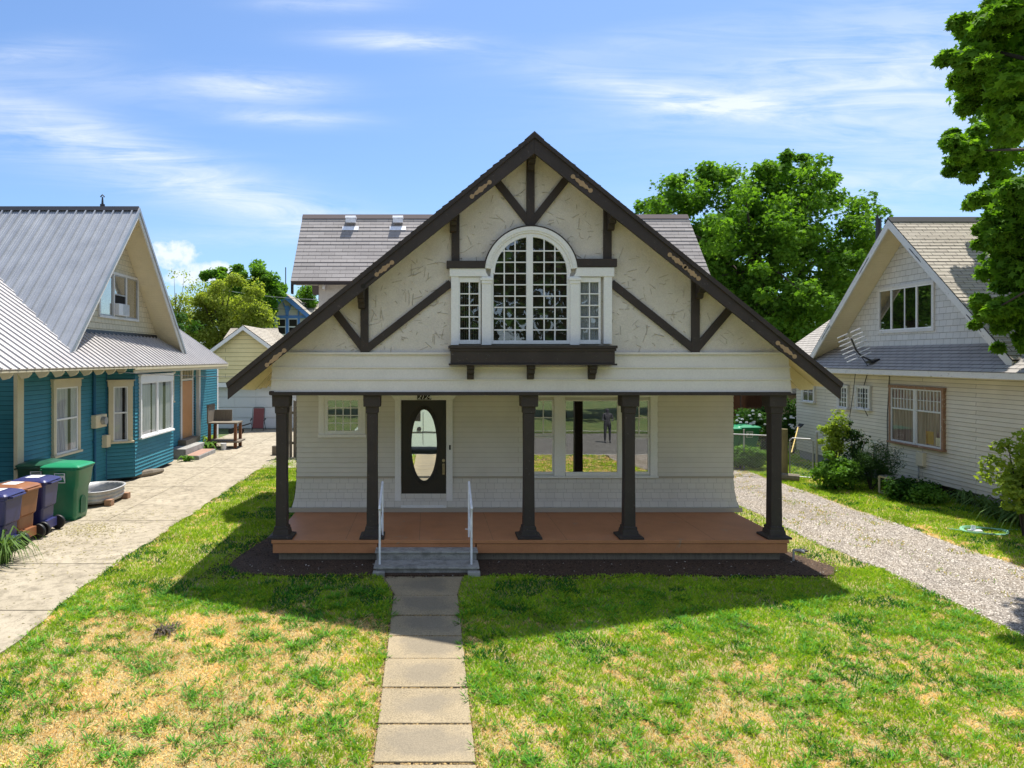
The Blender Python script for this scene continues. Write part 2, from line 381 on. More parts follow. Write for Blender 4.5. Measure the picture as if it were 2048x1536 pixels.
M['white_metal'] = plain('white_enamel_metal', (.78, .80, .86), .35, .0, .5)
M['black'] = plain('black_plastic', (.015, .015, .016), .5)
M['darkmetal'] = plain('dark_metal', (.05, .05, .055), .45, .6)
M['interior'] = plain('dark_room', (.018, .015, .012), .9)
M['interior_warm'] = plain('dim_room', (.05, .035, .022), .9)
M['glass_oval'] = glassy('mirror_glass', .62, (.98, 1, .95), .004, .02)
M['glass_porch'] = glassy('porch_glass', .33, (.95, .93, .88), .006, .03)
M['glass'] = glassy('window_glass', .07, (.95, .97, 1), .01, .15)
M['glass_arch'] = glassy('arch_glass', .10, (.9, .95, 1), .01, .3)
t = MT('curtain'); n = t.noise(4, t.mapping(t.tc(), (6, 6, .3)), 3); t.set(color=t.ramp(n, [(.3, (.36, .36, .39)), (.7, (.62, .62, .63))]), rough=.9); M['curtain'] = t.m
t = MT('faded_curtain'); n = t.noise(4, t.mapping(t.tc(), (6, 6, .3)), 3); t.set(color=t.ramp(n, [(.3, (.18, .09, .07)), (.7, (.42, .29, .23))]), rough=.9); M['curtain_brown'] = t.m
# ground materials
def concrete(name, a, b, joints=None):
    t = MT(name); n = t.noise(1.1, None, 8, .6); n2 = t.noise(55, None, 5, .7); n3 = t.noise(6, None, 6, .65, .4)
    c = t.ramp(n, [(.3, a), (.68, b)]); c = t.mix(.35, c, t.ramp(n2, [(.3, sc(a, .6)), (.7, sc(b, 1.15))]))
    c = t.mix(t.ramp(n3, [(.46, 0.0), (.66, .75)]), c, sc(a, .62)); c = t.mix(t.ramp(t.noise(17, None, 7, .75), [(.60, 0.0), (.68, .7)]), c, sc(a, .45))
    
    v = t.voro(.55, t.mapping(t.tc(), (1, .7, 1)), 'DISTANCE_TO_EDGE'); wob = t.noise(3, None, 6, .7); v2 = t.math('ADD', v, t.math('MULTIPLY', t.math('SUBTRACT', wob, .5), .22))
    crack = t.ramp(t.math('ABSOLUTE', v2, 0), [(0.0, 1.0), (.006, 0.0)]); msk = t.ramp(t.noise(.7, None, 3), [(.52, 0.0), (.56, 1.0)])
    c = t.mix(t.math('MULTIPLY', t.math('MULTIPLY', crack, msk), .7), c, (.07, .055, .04))
    t.set(color=c, rough=.88, spec=.25); t.bump(n2, .5, .005); return t.m
M['drive'] = concrete('old_concrete_drive', (.27, .23, .165), (.42, .365, .275))
M['walk'] = concrete('old_concrete_slab', (.27, .245, .20), (.42, .375, .30))
M['step'] = concrete('grey_concrete_step', (.24, .235, .22), (.42, .41, .39))
M['asphalt'] = concrete('street_asphalt', (.10, .098, .094), (.15, .146, .14))
t = MT('mulch'); v = t.voro(55, t.mapping(t.tc(), (1, 1.6, 1)), 'F1', 'Color'); n = t.noise(30, None, 6, .7)
t.set(color=t.mix(.5, t.ramp(v, [(0, (.02, .011, .006)), (.7, (.095, .052, .028)), (1, (.22, .14, .085))]), t.ramp(n, [(.3, (.012, .007, .004)), (.75, (.085, .05, .03))])), rough=.95)
t.bump(n, 1, .03); M['mulch'] = t.m
t = MT('gravel'); v = t.voro(38, None, 'F1', 'Color'); vd = t.voro(38, None, 'F1', 'Distance'); n = t.noise(1.3, None, 6, .6)
c = t.ramp(v, [(0, (.05, .04, .032)), (.35, (.17, .145, .12)), (.7, (.32, .28, .24)), (1, (.52, .48, .43))])
c = t.mix(t.ramp(n, [(.45, 0.0), (.75, .7)]), c, (.25, .20, .14)); sx_ = t.N.new('ShaderNodeSeparateXYZ'); t.L.new(t.tc(), sx_.inputs[0]); rut = t.math('ABSOLUTE', t.math('SUBTRACT', sx_.outputs[0], t.math('ADD', 7.75, t.math('MULTIPLY', n, 1.0))), 0)
c = t.mix(t.ramp(rut, [(.05, .42), (.35, 0.0)]), c, (.16, .13, .085)); t.set(color=c, rough=.9); t.bump(vd, 1, .02); M['gravel'] = t.m
t = MT('soil_and_thatch'); n = t.noise(1.2, None, 8, .65); n2 = t.noise(70, None, 5, .75)
c = t.ramp(n, [(.35, (.22, .23, .07)), (.6, (.40, .31, .14))]); c = t.mix(.5, c, t.ramp(n2, [(.3, (.12, .10, .05)), (.7, (.52, .42, .22))]))
sp_ = t.N.new('ShaderNodeSeparateXYZ'); t.L.new(t.tc(), sp_.inputs[0])
c = t.mix(t.math('MULTIPLY', t.math('SUBTRACT', -9.0, sp_.outputs[1]), .5, True), c, t.ramp(n, [(.35, (.045, .085, .018)), (.65, (.10, .12, .035))]))
c = t.mix(t.math('MULTIPLY', t.math('SUBTRACT', sp_.outputs[1], 25.0), .5, True), c, t.ramp(n, [(.35, (.045, .085, .018)), (.65, (.10, .12, .035))]))
t.set(color=c, rough=.95); t.bump(n2, .8, .02); M['soil'] = t.m
M['oldwood'] = paint('weathered_grey_wood', (.20, .17, .13), .85, .3, (.07, .06, .05), 18, .6, (6, 6, .8), .6)
M['fence_wood'] = paint('brown_fence_wood', (.20, .085, .04), .8, .25, (.07, .04, .03), 10, .66, (5, 5, .6), .4)
M['bark'] = paint('bark', (.075, .06, .045), .95, .3, None, 9, .6, (3, 3, .7), .8)
M['maple'] = leafmat('maple_leaf', (.05, .14, .016), (.17, .32, .035), .5)
M['maple_near'] = leafmat('near_maple_leaf', (.055, .15, .014), (.17, .32, .028), .48)
M['lime'] = leafmat('yellow_green_leaf', (.20, .27, .04), (.38, .43, .09), .5)
M['dark_leaf'] = leafmat('deep_green_leaf', (.025, .075, .014), (.055, .13, .022), .35)
M['bush'] = leafmat('bush_leaf', (.06, .16, .022), (.15, .28, .04), .4)
M['conifer'] = leafmat('conifer_spray', (.022, .06, .016), (.05, .105, .024), .25)
M['bright_leaf'] = leafmat('bright_leaf', (.20, .30, .04), (.32, .40, .07), .5)
M['blade'] = leafmat('strap_leaf', (.06, .13, .03), (.14, .22, .06), .3)
# ================================================================== SETTING
def strip(name, x0f, x1f, ys, mat, dz=0, nx=1, zf=ground_z, kind='structure'):
    mb = MB()
    for a, b in zip(ys[:-1], ys[1:]):
        for i in range(nx):
            def q(y, k): x0, x1 = (x0f(y), x1f(y)); return V3((x0+(x1-x0)*k/nx, y, float(zf(y))+dz))
            mb.face([q(a, i), q(a, i+1), q(b, i+1), q(b, i)])
    return tag(mb.build(name, mat), kind=kind)
def zg(y):
    if y > -2.3: return float(ground_z(y))
    if y > -2.34: return -.95
    if y >= -11.4: return -.95
    if y > -11.45: return -.737
    return -.737
ys = [-300, -60, -11.46, -11.44, -11.4, -2.36, -2.34, -2.3, -.6, 2, 4, 6, 8, 9, 10, 10.4, 11, 14, 20, 30, 60, 120, 400]
strip('ground', lambda y: -400, lambda y: 400, ys, M['soil'], 0, 1, zg)
strip('street', lambda y: -300, lambda y: 300, [-11.5, -2.34], M['asphalt'], .0, 1, lambda y: -.85)
kb = MB(); kb.box(-300, 300, -2.34, -2.2, -.95, -.72); kb.box(-300, 300, -11.62, -11.48, -.95, -.72); tag(kb.build('kerb', M['step']), kind='structure')
# concrete drive, laid in slabs with open joints
def jag(v, s): return v+random.uniform(-s, s)
dv = MB(); cuts = [-2.2, 1.7, 4.4, 6.3, G(40, 1225).y, G(120, 1131).y, 13.9, 17.6, 20.6, 23.6, 27.5, 31.8]
random.seed(3)
for i in range(len(cuts)-1):
    a, b = cuts[i]+.012, cuts[i+1]-.012
    right = -5.02 if b < 23 else -3.0
    halves = [(-8.62, -6.55), (-6.535, right)] if a > 13 else [(-10.2 if b < 12 else -8.62, right)]
    for x0, x1 in halves:
        n = max(4, int((b-a)/.25)); up = []
        ycs = [a+(b-a)*k/n for k in range(n+1)]
        for k in range(n):
            y0, y1 = ycs[k], ycs[k+1]
            e0 = x1+(.03*math.sin(y0*3.1)+.025*math.sin(y0*9.3) if x1 > -6 else 0); e1 = x1+(.03*math.sin(y1*3.1)+.025*math.sin(y1*9.3) if x1 > -6 else 0)
            za, zb = float(ground_z(y0))+.03, float(ground_z(y1))+.03
            dv.hexa([(x0, y0, za-.05), (e0, y0, za-.05), (e1, y1, zb-.05), (x0, y1, zb-.05), (x0, y0, za), (e0, y0, za), (e1, y1, zb), (x0, y1, zb)])
tag(dv.build('concrete_driveway', M['drive']), kind='structure')
strip('driveway_bed', lambda y: -8.7, lambda y: -5.05, [-2.2, -.6, 1.7, 4, 6, 8, 10.4, 31.8], M['groove'], .004)
gy = list(np.arange(-2.2, 40, .35))
gl = lambda y: 7.05+(.4*max(0, min(1, (12-y)/4)))+.05*math.sin(y*2.3)+.03*math.sin(y*6.1)
gr = lambda y: 9.38+.12*max(0, min(1, (12-y)/2))+.06*math.sin(y*1.9+1)+.03*math.sin(y*5.3)
strip('gravel_driveway', gl, gr, gy, M['gravel'], .012)
# garden path slabs
wk = MB(); wl = [10.38, 9.69, 9.06, 8.48, 7.92, 7.31, 6.66, 6.08, 5.47, 4.86, 4.25, 3.64, 3.03, 2.42, 1.8, 1.2, .6, 0, -.6, -1.2, -1.75, -2.28]
for i in range(len(wl)-1):
    b, a = wl[i]-.012, wl[i+1]+.012
    t0 = -.075-.012*(10-b)*0; xl, xr = X_(787-.133*0, 9.69), X_(915, 9.69)
    xl = -.484; xr = .426; fl = .0
    z0, z1 = float(ground_z(a))+.022+random.uniform(-.006, .008), float(ground_z(b))+.022+random.uniform(-.006, .008)
    if i == 0: wk.prism([(-.66, b, z1), (-.46, a, z0), (.42, a, z0), (.53, b, z1)][::-1], (0, 0, -.08))
    else:
        j = random.uniform(-.006, .006)
        wk.hexa([(xl+j, a, z0-.08), (xr+j, a, z0-.08), (xr+j, b, z1-.08), (xl+j, b, z1-.08), (xl+j, a, z0), (xr+j, a, z0), (xr+j, b, z1), (xl+j, b, z1)])
t = MT('path_concrete'); n = t.noise(1.6, None, 8, .6); n2 = t.noise(70, None, 5, .7); nb = t.noise(1.7, t.mapping(t.tc(), (1, 1, 1), (0, 0, 0), (3, 5, 0)), 3)
c = t.ramp(n, [(.3, (.21, .165, .095)), (.7, (.34, .27, .17))]); c = t.mix(.5, c, t.ramp(n2, [(.36, (.10, .08, .05)), (.62, (.44, .36, .23))]))
# worn grey blotch in the middle of each slab
sp = t.N.new('ShaderNodeSeparateXYZ'); t.L.new(t.tc(), sp.inputs[0])
fx = t.math('ABSOLUTE', t.math('ADD', sp.outputs[0], .03), 0); yy = t.math('DIVIDE', t.math('SUBTRACT', sp.outputs[1], 6.08), .612)
fy = t.math('ABSOLUTE', t.math('SUBTRACT', t.math('FRACT', yy, 0), .5), 0)
nb2 = t.noise(5, None, 6, .65); d = t.math('POWER', t.math('ADD', t.math('POWER', t.math('MULTIPLY', fx, 2.6), 4), t.math('POWER', t.math('MULTIPLY', fy, 2.4), 4)), .25); d = t.math('ADD', d, t.math('ADD', t.math('MULTIPLY', t.math('SUBTRACT', nb, .5), 1.5), t.math('MULTIPLY', t.math('SUBTRACT', nb2, .5), .9)))
c = t.mix(t.ramp(d, [(.55, .55), (1.0, 0.0)]), c, (.155, .135, .105)); t.set(color=c, rough=.88); t.bump(n2, .5, .004)
tag(wk.build('garden_path', t.m, None, False, .006), kind='structure')
strip('path_bed', lambda y: -.5, lambda y: .44, [-2.28, -.6, 1.8, 4, 6, 8, 10], M['mulch'], .004)
# bark mulch bed round the porch
mb = MB()
def poly(mb, pts, dz): mb.face([(x, y, float(ground_z(y))+dz) for x, y in pts])
MULCH = [(x, y) for x, y in [(-2.95, 10.52), (-2.2, 10.40), (-1.0, 10.43), (.9, 10.43), (2.5, 10.42), (4.5, 10.42), (6.2, 10.42), (6.45, 10.8), (6.2, 11.5), (6.0, 12.5), (5.8, 13.4), (-2.6, 13.4), (-2.95, 12.6), (-3.15, 11.4), (-3.2, 10.9)]]
mb.prism([(x, y, .028) for x, y in MULCH], (0, 0, -.05))
o = mb.build('mulch_bed', M['mulch']); tag(o, kind='structure')

# ================================================================== MAIN HOUSE
D0 = 11.25                                       # face of the front gable
CX = 1.70                                        # house centre line
house = thing('main_house', (CX, D0, 0), 'cream half-timbered house with dark brown gable, arched window and columned porch', 'house')
def K(px, py, D=D0): return P(px, py, D)
XL, XR = -2.54, 5.935; YB = 13.25
AP = (CX, 6.92); SL = .815; EH = 4.88; YF = 10.9
def roofz(x, top=AP[1]): return top-SL*abs(x-CX)
# walls: lap siding above, painted shakes flaring out below
mb = MB(); zsplit = Z_(955, YB)
courses(mb, [(XL, YB, zsplit), (XR, YB, zsplit), (XR, YB, 2.86), (XL, YB, 2.86)], .098, .012)
for x, s in ((XL, 1), (XR, -1)):
    pts = [(x, 21, zsplit), (x, YB, zsplit), (x, YB, 2.9), (x, 21, 2.9)]
    if s < 0: pts = [(x, YB, zsplit), (x, 21, zsplit), (x, 21, 2.9), (x, YB, 2.9)]
    courses(mb, pts, .098, .012)
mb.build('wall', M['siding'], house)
mb = MB()
prof = [(zsplit, .0), (.80, .012), (.62, .035), (.46, .075), (.37, .11)]
for (za, na), (zb, nb_) in zip(prof[:-1], prof[1:]):
    y0, y1 = YB-nb_, YB-na
    courses(mb, [(XL-nb_, y0, zb), (XR+nb_, y0, zb), (XR+na, y1, za), (XL-na, y1, za)], max(.08, (za-zb)), .012)
    for s in (-1, 1):
        x0 = XL-nb_ if s < 0 else XR+nb_; x1 = XL-na if s < 0 else XR+na
        a = [(x0, 21, zb), (x0, y0, zb), (x1, y1, za), (x1, 21, za)]
        if s > 0: a = [(x0, y0, zb), (x0, 21, zb), (x1, 21, za), (x1, y1, za)]
        courses(mb, a, max(.08, za-zb), .012)
mb.build('flared_base', M['shakes'], house)
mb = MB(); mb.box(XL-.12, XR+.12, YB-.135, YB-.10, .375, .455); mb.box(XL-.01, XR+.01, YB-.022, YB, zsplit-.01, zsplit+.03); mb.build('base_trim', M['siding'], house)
mb = MB(); mb.box(XL+.02, XR-.02, YB+.05, 20.9, -.02, 2.7); mb.build('foundation', M['found'], house)
# upper side walls below the gable roof (box depth) and front band of three lapped boards
bandz = [Z_(785, D0), Z_(759.5, D0), Z_(736, D0), Z_(709, D0)]
mb = MB()
for i, (a, b) in enumerate(zip(bandz[:-1], bandz[1:])):
    n0, n1 = .075-.02*i, .05-.02*i
    xa, xb = XL-.0, XR+.0
    mb.hexa([(xa-n0*.4, D0-n0, a), (xb+n0*.4, D0-n0, a), (xb, D0+.1, a), (xa, D0+.1, a), (xa-n1*.4, D0-n1, b), (xb+n1*.4, D0-n1, b), (xb, D0+.1, b), (xa, D0+.1, b)])
    mb.box(xa-.03, xb+.03, D0-n0-.014, D0-n0+.005, a-.002, a+.02)
mb.box(XL-.02, XR+.02, D0-.05, D0+.06, bandz[3]+.001, bandz[3]+.035)
# side walls under the eaves of the porch storey
for x0, x1 in ((XL, XL+.06), (XR-.06, XR)):
    mb.box(x0, x1, D0+.1, 21, bandz[0], 3.35)
mb.build('lapped_band', M['skirt'], house)
mb = MB(); mb.box(XL+.05, XR-.05, D0+.05, YB, 2.79, 2.82); mb.build('porch_ceiling', M['cream'], house)
# stucco gable with trowel strokes
zb = bandz[3]+.03; hw = (AP[1]-.12-zb)/SL
mb = MB(); mb.prism([(CX-hw, D0+.02, zb), (CX+hw, D0+.02, zb), (CX, D0+.02, AP[1]-.12)], (0, .12, 0))
random.seed(5)
for i in range(1100):
    x = random.uniform(CX-hw+.2, CX+hw-.2); z = random.uniform(zb+.04, AP[1]-.3)
    if z > AP[1]-.42-SL*abs(x-CX): continue
    l = random.choice((random.uniform(.03, .08), random.uniform(.06, .2))); th = random.choice([random.gauss(.3, .35), random.gauss(-.4, .4), random.gauss(1.5, .3)])
    dx, dz = math.cos(th)*l/2, math.sin(th)*l/2; w_ = random.uniform(.002, .006)
    nx, nz = -math.sin(th)*w_, math.cos(th)*w_; y = D0+.0195; h = random.uniform(.006, .012)
    mb.raw([(x-dx-nx, y, z-dz-nz), (x+dx-nx, y, z+dz-nz), (x+dx+nx, y, z+dz+nz), (x-dx+nx, y, z-dz+nz), (x-dx*.9, y-h, z-dz*.9), (x+dx*.9, y-h, z+dz*.9)],
           [(0, 1, 5, 4), (1, 2, 5), (2, 3, 4, 5), (3, 0, 4)])
sg_ = mb.build('stucco_gable', M['stucco'], house); sg_.data.materials.append(paint('trowel_ridge_grime', (.48, .44, .37), .9, .2)); sg_.data.polygons.foreach_set('material_index', [0]*5+[1]*(len(sg_.data.polygons)-5))
# front roof (ridge runs away from the street)
RB = 19.5
for s in (-1, 1):
    xe = CX+s*EH; ze = AP[1]-SL*EH
    mb = MB()
    a = [(xe, RB, ze), (xe, YF-.05, ze), (CX, YF-.05, AP[1]), (CX, RB, AP[1])]
    if s > 0: a = [(xe, YF-.05, ze), (xe, RB, ze), (CX, RB, AP[1]), (CX, YF-.05, AP[1])]
    courses(mb, a, .13, .016, rough=.3)
    mb.prism([V3(p)+V3((0, 0, -.002)) for p in a], (0, 0, -.03))
    mb.build('roof_slope', M['shingle_main'], house)
    sb = MB(); sb.prism([(xe, YF, ze-.05), (CX, YF, AP[1]-.05), (CX, RB, AP[1]-.05), (xe, RB, ze-.05)], (0, 0, -.03)); 
    sb.build('soffit', M['cream'], house)
mb = MB(); mb.prism([(CX-.14, YF-.06, AP[1]-.095), (CX, YF-.06, AP[1]+.028), (CX+.14, YF-.06, AP[1]-.095), (CX, YF-.06, AP[1]-.03)], (0, 6, 0)); mb.build('ridge_cap', M['shingle_main'], house)
# rafter tails seen under the low eaves
for s in (-1, 1):
    for k in range(14):
        y = D0+.35+k*.42; xe = CX+s*(EH-.02); xi = CX+s*(XR-CX-.0)
        z1 = roofz(xe)-.085; z0 = roofz(xi)-.085
        mb = MB(); pts = [(xe, y, z1), (xi, y, z0), (xi, y, z0-.16), (xe-s*.22, y, z1-.02-.06), (xe, y, z1-.07)]
        mb.prism(pts if s < 0 else pts[::-1], (0, .05, 0)); mb.build('rafter_tail', M['cream'], house)
# rake boards
for s in (-1, 1):
    xe = CX+s*EH; ze = AP[1]-SL*EH
    mb = MB(); pts = [(CX, YF-.045, AP[1]-.03), (CX, YF-.045, AP[1]-.325), (xe, YF-.045, ze-.26), (xe, YF-.045, ze-.03)]
    mb.prism(pts if s > 0 else pts[::-1], (0, .045, 0)); rk = mb.build('rake_board', M['timber'], house, False, .004)
    mb = MB(); pts = [(CX, YF-.075, AP[1]-.0), (CX, YF-.075, AP[1]-.075), (xe, YF-.075, ze-.075), (xe+s*.02, YF-.075, ze-.0)]
    mb.prism(pts if s > 0 else pts[::-1], (0, .03, 0)); mb.build('drip_edge', M['timber'], rk)
YR = YF-.047
def inlay(pts, sym='single'):
    # barbell inlay between two discs, pieces given as photo pixels on the rake plane
    mb = MB(); a = P(*pts[0], YR); b = P(*pts[-1], YR)
    for q in pts:
        c = P(*q, YR); r = .036
        mb.prism([c+V3((r*math.cos(t), 0, r*math.sin(t))) for t in [2*math.pi*i/14 for i in range(14)]], (0, -.003, 0))
    for q0, q1 in zip(pts[:-1], pts[1:]):
        a, b = P(*q0, YR), P(*q1, YR); d = (b-a); L = d.length; d.normalize(); n = V3((-d.z, 0, d.x)); m_ = (a+b)/2
        prof = [(-.5, .008), (-.34, .014), (-.26, .03), (-.14, .026), (0, .048), (.14, .026), (.26, .03), (.34, .014), (.5, .008)]
        up = [m_+d*(t*L)+n*h for t, h in prof]; lo = [m_+d*(t*L)-n*h for t, h in prof][::-1]
        mb.prism([p+V3((0, -.0005, 0)) for p in up+lo], (0, -.003, 0))
    mb.build('inlay', M['rake_gold'], house)
inlay([(944, 393), (979, 364.5)]); inlay([(1146, 353), (1181, 381)]); inlay([(534, 730), (568.5, 701)])
inlay([(753.5, 549), (784, 525)]); inlay([(1339.5, 509.5), (1369, 533)]); inlay([(1555.6, 686), (1589, 713)])
mb = MB(); a, b = P(726, 572, YR), P(748, 554, YR); mb.bar(a+V3((0, -.001, 0)), b+V3((0, -.001, 0)), .003, .03, (0, 0, 1))
mb.prism([a+V3((.04*math.cos(t), 0, .04*math.sin(t))) for t in [2*math.pi*i/14 for i in range(14)]], (0, -.003, 0)); mb.build('inlay', M['interior'], house)
inlay([(1372, 536), (1397, 557)])
# half timbering on the gable
YT = D0-.025
def timber(ax, ay, bx, by, wpx=16, off=0, name='timber_brace'):
    mb = MB(); a, b = K(ax, ay, D0-.01), K(bx, by, D0-.01); d = (b-a).normalized(); n = V3((-d.z, 0, d.x))*(wpx/2/121.3)
    mb.prism([V3((p.x, YT-off, p.z)) for p in (a-n, b-n, b+n, a+n)], (0, .043+off, 0)); return mb.build(name, M['timber'], house, False, .003)
timber(1061, 300, 1061, 452, 16, .004, 'king_post')
timber(985, 352, 1059, 446, 15); timber(1143, 345, 1063, 446, 15)
timber(911, 420, 911, 524, 16, .004, 'timber_post'); timber(1215, 415, 1215, 521, 16, .004, 'timber_post')
timber(729, 560, 729, 708, 16, .004, 'timber_post'); timber(1391, 545, 1391, 706, 16, .004, 'timber_post')
timber(664, 615, 731, 703, 15); timber(902, 566, 727, 703, 15)
timber(1223, 566, 1393, 702, 15); timber(1462, 616, 1389, 702, 15)
# stepped purlin brackets carrying the rake
for px, py, s in ((911, 440, -1), (1215, 436, 1), (729, 592, -1), (1391, 572, 1), (1061, 318, 0)):
    c = K(px+s*5, py); mb = MB(); wd = .055
    prof = [(0, .10), (.32, .10), (.32, .02), (.26, -.02), (.24, -.05), (.17, -.06), (.15, -.12), (.08, -.13), (.06, -.20), (0, -.22)]
    mb.prism([(c.x-wd, D0-.03-a, c.z+b) for a, b in prof], (wd*2, 0, 0)); mb.build('purlin_bracket', M['timber'], house, False, .004)
# arched window group
def arc(cx, cy, r, a0, a1, n): return [(cx+r*math.cos(R(a0+(a1-a0)*i/n)), cy-r*math.sin(R(a0+(a1-a0)*i/n))) for i in range(n+1)]
WY = D0
aw = MB()
def flatpoly(mb, pts, y0, y1, D=D0):   # photo-pixel polygon on plane D, from y0 (front) to y1
    mb.prism([V3((K(x, y, D).x, y0, K(x, y, D).z)) for x, y in pts], (0, y1-y0, 0))
def ringarc(mb, cx, cy, r0, r1, a0, a1, n, y0, y1):
    o_ = arc(cx, cy, r1, a0, a1, n); i_ = arc(cx, cy, r0, a0, a1, n)
    for k in range(n): flatpoly(mb, [i_[k], i_[k+1], o_[k+1], o_[k]][::-1], y0, y1)
win = MB(); AX, AY = 1061, 547
ringarc(win, AX, AY, 80, 91, 6, 174, 36, WY-.07, WY+.02)
ringarc(win, AX, AY, 84, 92.5, 6, 174, 36, WY-.085, WY-.071)
ringarc(win, AX, AY, 72, 80, 0, 180, 36, WY-.05, WY+.02)
flatpoly(win, [(899, 554), (976, 554), (972, 547), (970, 538), (899, 538)], WY-.08, WY+.02); flatpoly(win, [(1146, 554), (1226, 554), (1226, 536), (1152, 536), (1150, 547)], WY-.08, WY+.02)
flatpoly(win, [(902, 690), (917, 690), (917, 554), (902, 554)], WY-.065, WY+.02); flatpoly(win, [(1206, 688), (1222, 688), (1222, 554), (1206, 554)], WY-.065, WY+.02)
for a, b in ((963, 982), (1139, 1157)):
    flatpoly(win, [(a, 690), (b, 690), (b, 554), (a, 554)], WY-.075, WY+.02)
    flatpoly(win, [(a-3, 562), (b+3, 562), (b+3, 556), (a-3, 556)], WY-.10, WY-.07); flatpoly(win, [(a-1, 568), (b+1, 568), (b+1, 562), (a-1, 562)], WY-.088, WY-.07)
W_arch = win.build('arched_window', M['trim'], house, False, .003)
# sash bars
sh = MB(); gy0 = WY-.035
flatpoly(sh, [(1052, 688), (1065, 688), (1065, 470), (1052, 470)], WY-.052, WY+.015)
flatpoly(sh, [(982, 688), (1140, 688), (1140, 681), (982, 681)], WY-.048, WY+.015)
for x in (983.5, 1136): flatpoly(sh, [(x-3, 688), (x+3, 688), (x+3, 547), (x-3, 547)], WY-.046, WY+.015)
def chord(x): r = 73; return AY-math.sqrt(max(0, r*r-(x-AX)**2))
for x in (1008, 1029.5, 1087.5, 1109): flatpoly(sh, [(x-1.2, 684), (x+1.2, 684), (x+1.2, chord(x)), (x-1.2, chord(x))], gy0-.008, gy0+.01)
for k in range(8):
    y = 502.6+k*22.5; xr = 73 if y > AY else math.sqrt(73*73-(AY-y)**2)
    for a, b in ((AX-xr, 1053), (1064, AX+xr)): flatpoly(sh, [(a, y+1.2), (b, y+1.2), (b, y-1.2), (a, y-1.2)], gy0-.009, gy0+.008)
sh.build('sash', M['trim'], W_arch, False, .002)
gm = MB(); flatpoly(gm, [(985, 683), (1137, 683)]+arc(AX, AY, 75, 0, 180, 30), gy0+.011, gy0+.014); gm.build('pane', M['glass_arch'], W_arch)
gm = MB(); flatpoly(gm, [(984, 684), (1138, 684)]+arc(AX, AY, 77, 0, 180, 30), WY+.012, WY+.0165); gm.build('dark_room', M['interior_warm'], W_arch)
for gx0, gx1 in ((920, 957), (1160, 1196)):
    mb = MB(); a, b = gx0-4, gx1+4
    for q in ([(a, 688), (b, 688), (b, 680), (a, 680)], [(a, 565), (b, 565), (b, 555), (a, 555)], [(a, 680), (gx0, 680), (gx0, 565), (a, 565)], [(gx1, 680), (b, 680), (b, 565), (gx1, 565)]): flatpoly(mb, q, WY-.045, WY+.02)
    m_ = (gx0+gx1)/2; flatpoly(mb, [(m_-1.2, 680), (m_+1.2, 680), (m_+1.2, 565), (m_-1.2, 565)], WY-.04, WY-.022)
    for k in range(1, 5): y = 565+k*23; flatpoly(mb, [(gx0, y+1.2), (gx1, y+1.2), (gx1, y-1.2), (gx0, y-1.2)], WY-.041, WY-.024)
    wn = mb.build('side_window', M['trim'], house, False, .002)
    g = MB(); flatpoly(g, [(gx0, 680), (gx1, 680), (gx1, 565), (gx0, 565)], WY-.02, WY-.017); g.build('pane', M['glass_arch'], wn)
    g = MB()
    for k in range(8): x = gx0+(gx1-gx0)*k/8; flatpoly(g, [(x, 682), (x+(gx1-gx0)/8-1, 682), (x+(gx1-gx0)/8-1, 563), (x, 563)], WY+.004-.004*(k % 2), WY+.012)
    g.build('curtain', M['curtain'] if gx0 > 1000 else M['interior_warm'], wn)
mb = MB(); flatpoly(mb, [(893, 538), (969, 538), (971, 523), (893, 523)], WY-.10, WY+.01); flatpoly(mb, [(1153, 535), (1231, 535), (1231, 519), (1151, 519)], WY-.10, WY+.01)
ringarc(mb, AX, AY, 92.5, 95, 10, 170, 34, WY-.09, WY+.02); mb.build('dark_cornice', M['timber'], house, False, .004)
# window box shelf on three brackets
BD = D0-.30
mb = MB(); x0, x1 = K(902, 0, BD).x, K(1230, 0, BD).x
mb.box(x0, x1, BD, D0-.0, Z_(727, BD), Z_(697, BD)); mb.box(x0-.035, x1+.035, BD-.035, D0-.0, Z_(697, BD)+.001, Z_(691, BD)); mb.box(x0-.03, x1+.03, BD-.03, D0-.02, Z_(731, BD), Z_(727, BD)-.001)
mb.box(x0-.02, x1+.02, BD-.018, BD-.001, Z_(702, BD), Z_(697, BD)); bx = mb.build('window_box', M['timber'], house, False, .006)
for px in (941.5, 1062.5, 1186):
    c = K(px, 731, BD+.12); mb = MB(); wd = .055; zt = Z_(731, BD)-.002
    mb.prism([(c.x-wd, D0-.02-a, zt-b) for a, b in [(0, 0), (.25, 0), (.25, .05), (.2, .07), (.19, .12), (.12, .15), (.11, .21), (.05, .23), (0, .24)]][::-1], (wd*2, 0, 0)); mb.build('bracket', M['timber'], bx, False, .004)
# porch beam, columns, floor
mb = MB(); mb.box(K(543, 0, 11.2).x, K(1578, 0, 11.2).x, 11.13, 11.45, Z_(790.5, 11.2), Z_(783.5, 11.2)); mb.tube([(K(543, 0, 11.2).x-.03, 11.17, Z_(786, 11.2)), (K(549, 0, 11.2).x, 11.17, Z_(786, 11.2))], .035, 8)
mb.build('porch_beam', M['timber'], house, False, .006)
FZ = .372
for px in (564.5, 745, 1057, 1257, 1548):
    cx = K(px, 0, 11.33).x; cy = 11.33; mb = MB(); zt = Z_(790.5, 11.2)-.001
    def ring(h, z): return [(cx-h, cy-h, z), (cx+h, cy-h, z), (cx+h, cy+h, z), (cx-h, cy+h, z)]
    mb.loft([ring(.20, FZ+.002), ring(.20, FZ+.035), ring(.135, FZ+.06), ring(.125, FZ+.13), ring(.115, FZ+.132), ring(.112, FZ+.185), ring(.092, FZ+.19), ring(.084, 1.6), ring(.088, zt-.30), ring(.10, zt-.298), ring(.104, zt-.19), ring(.138, zt-.188), ring(.142, zt)])
    mb.build('porch_column', M['timber'], house, False, .005)
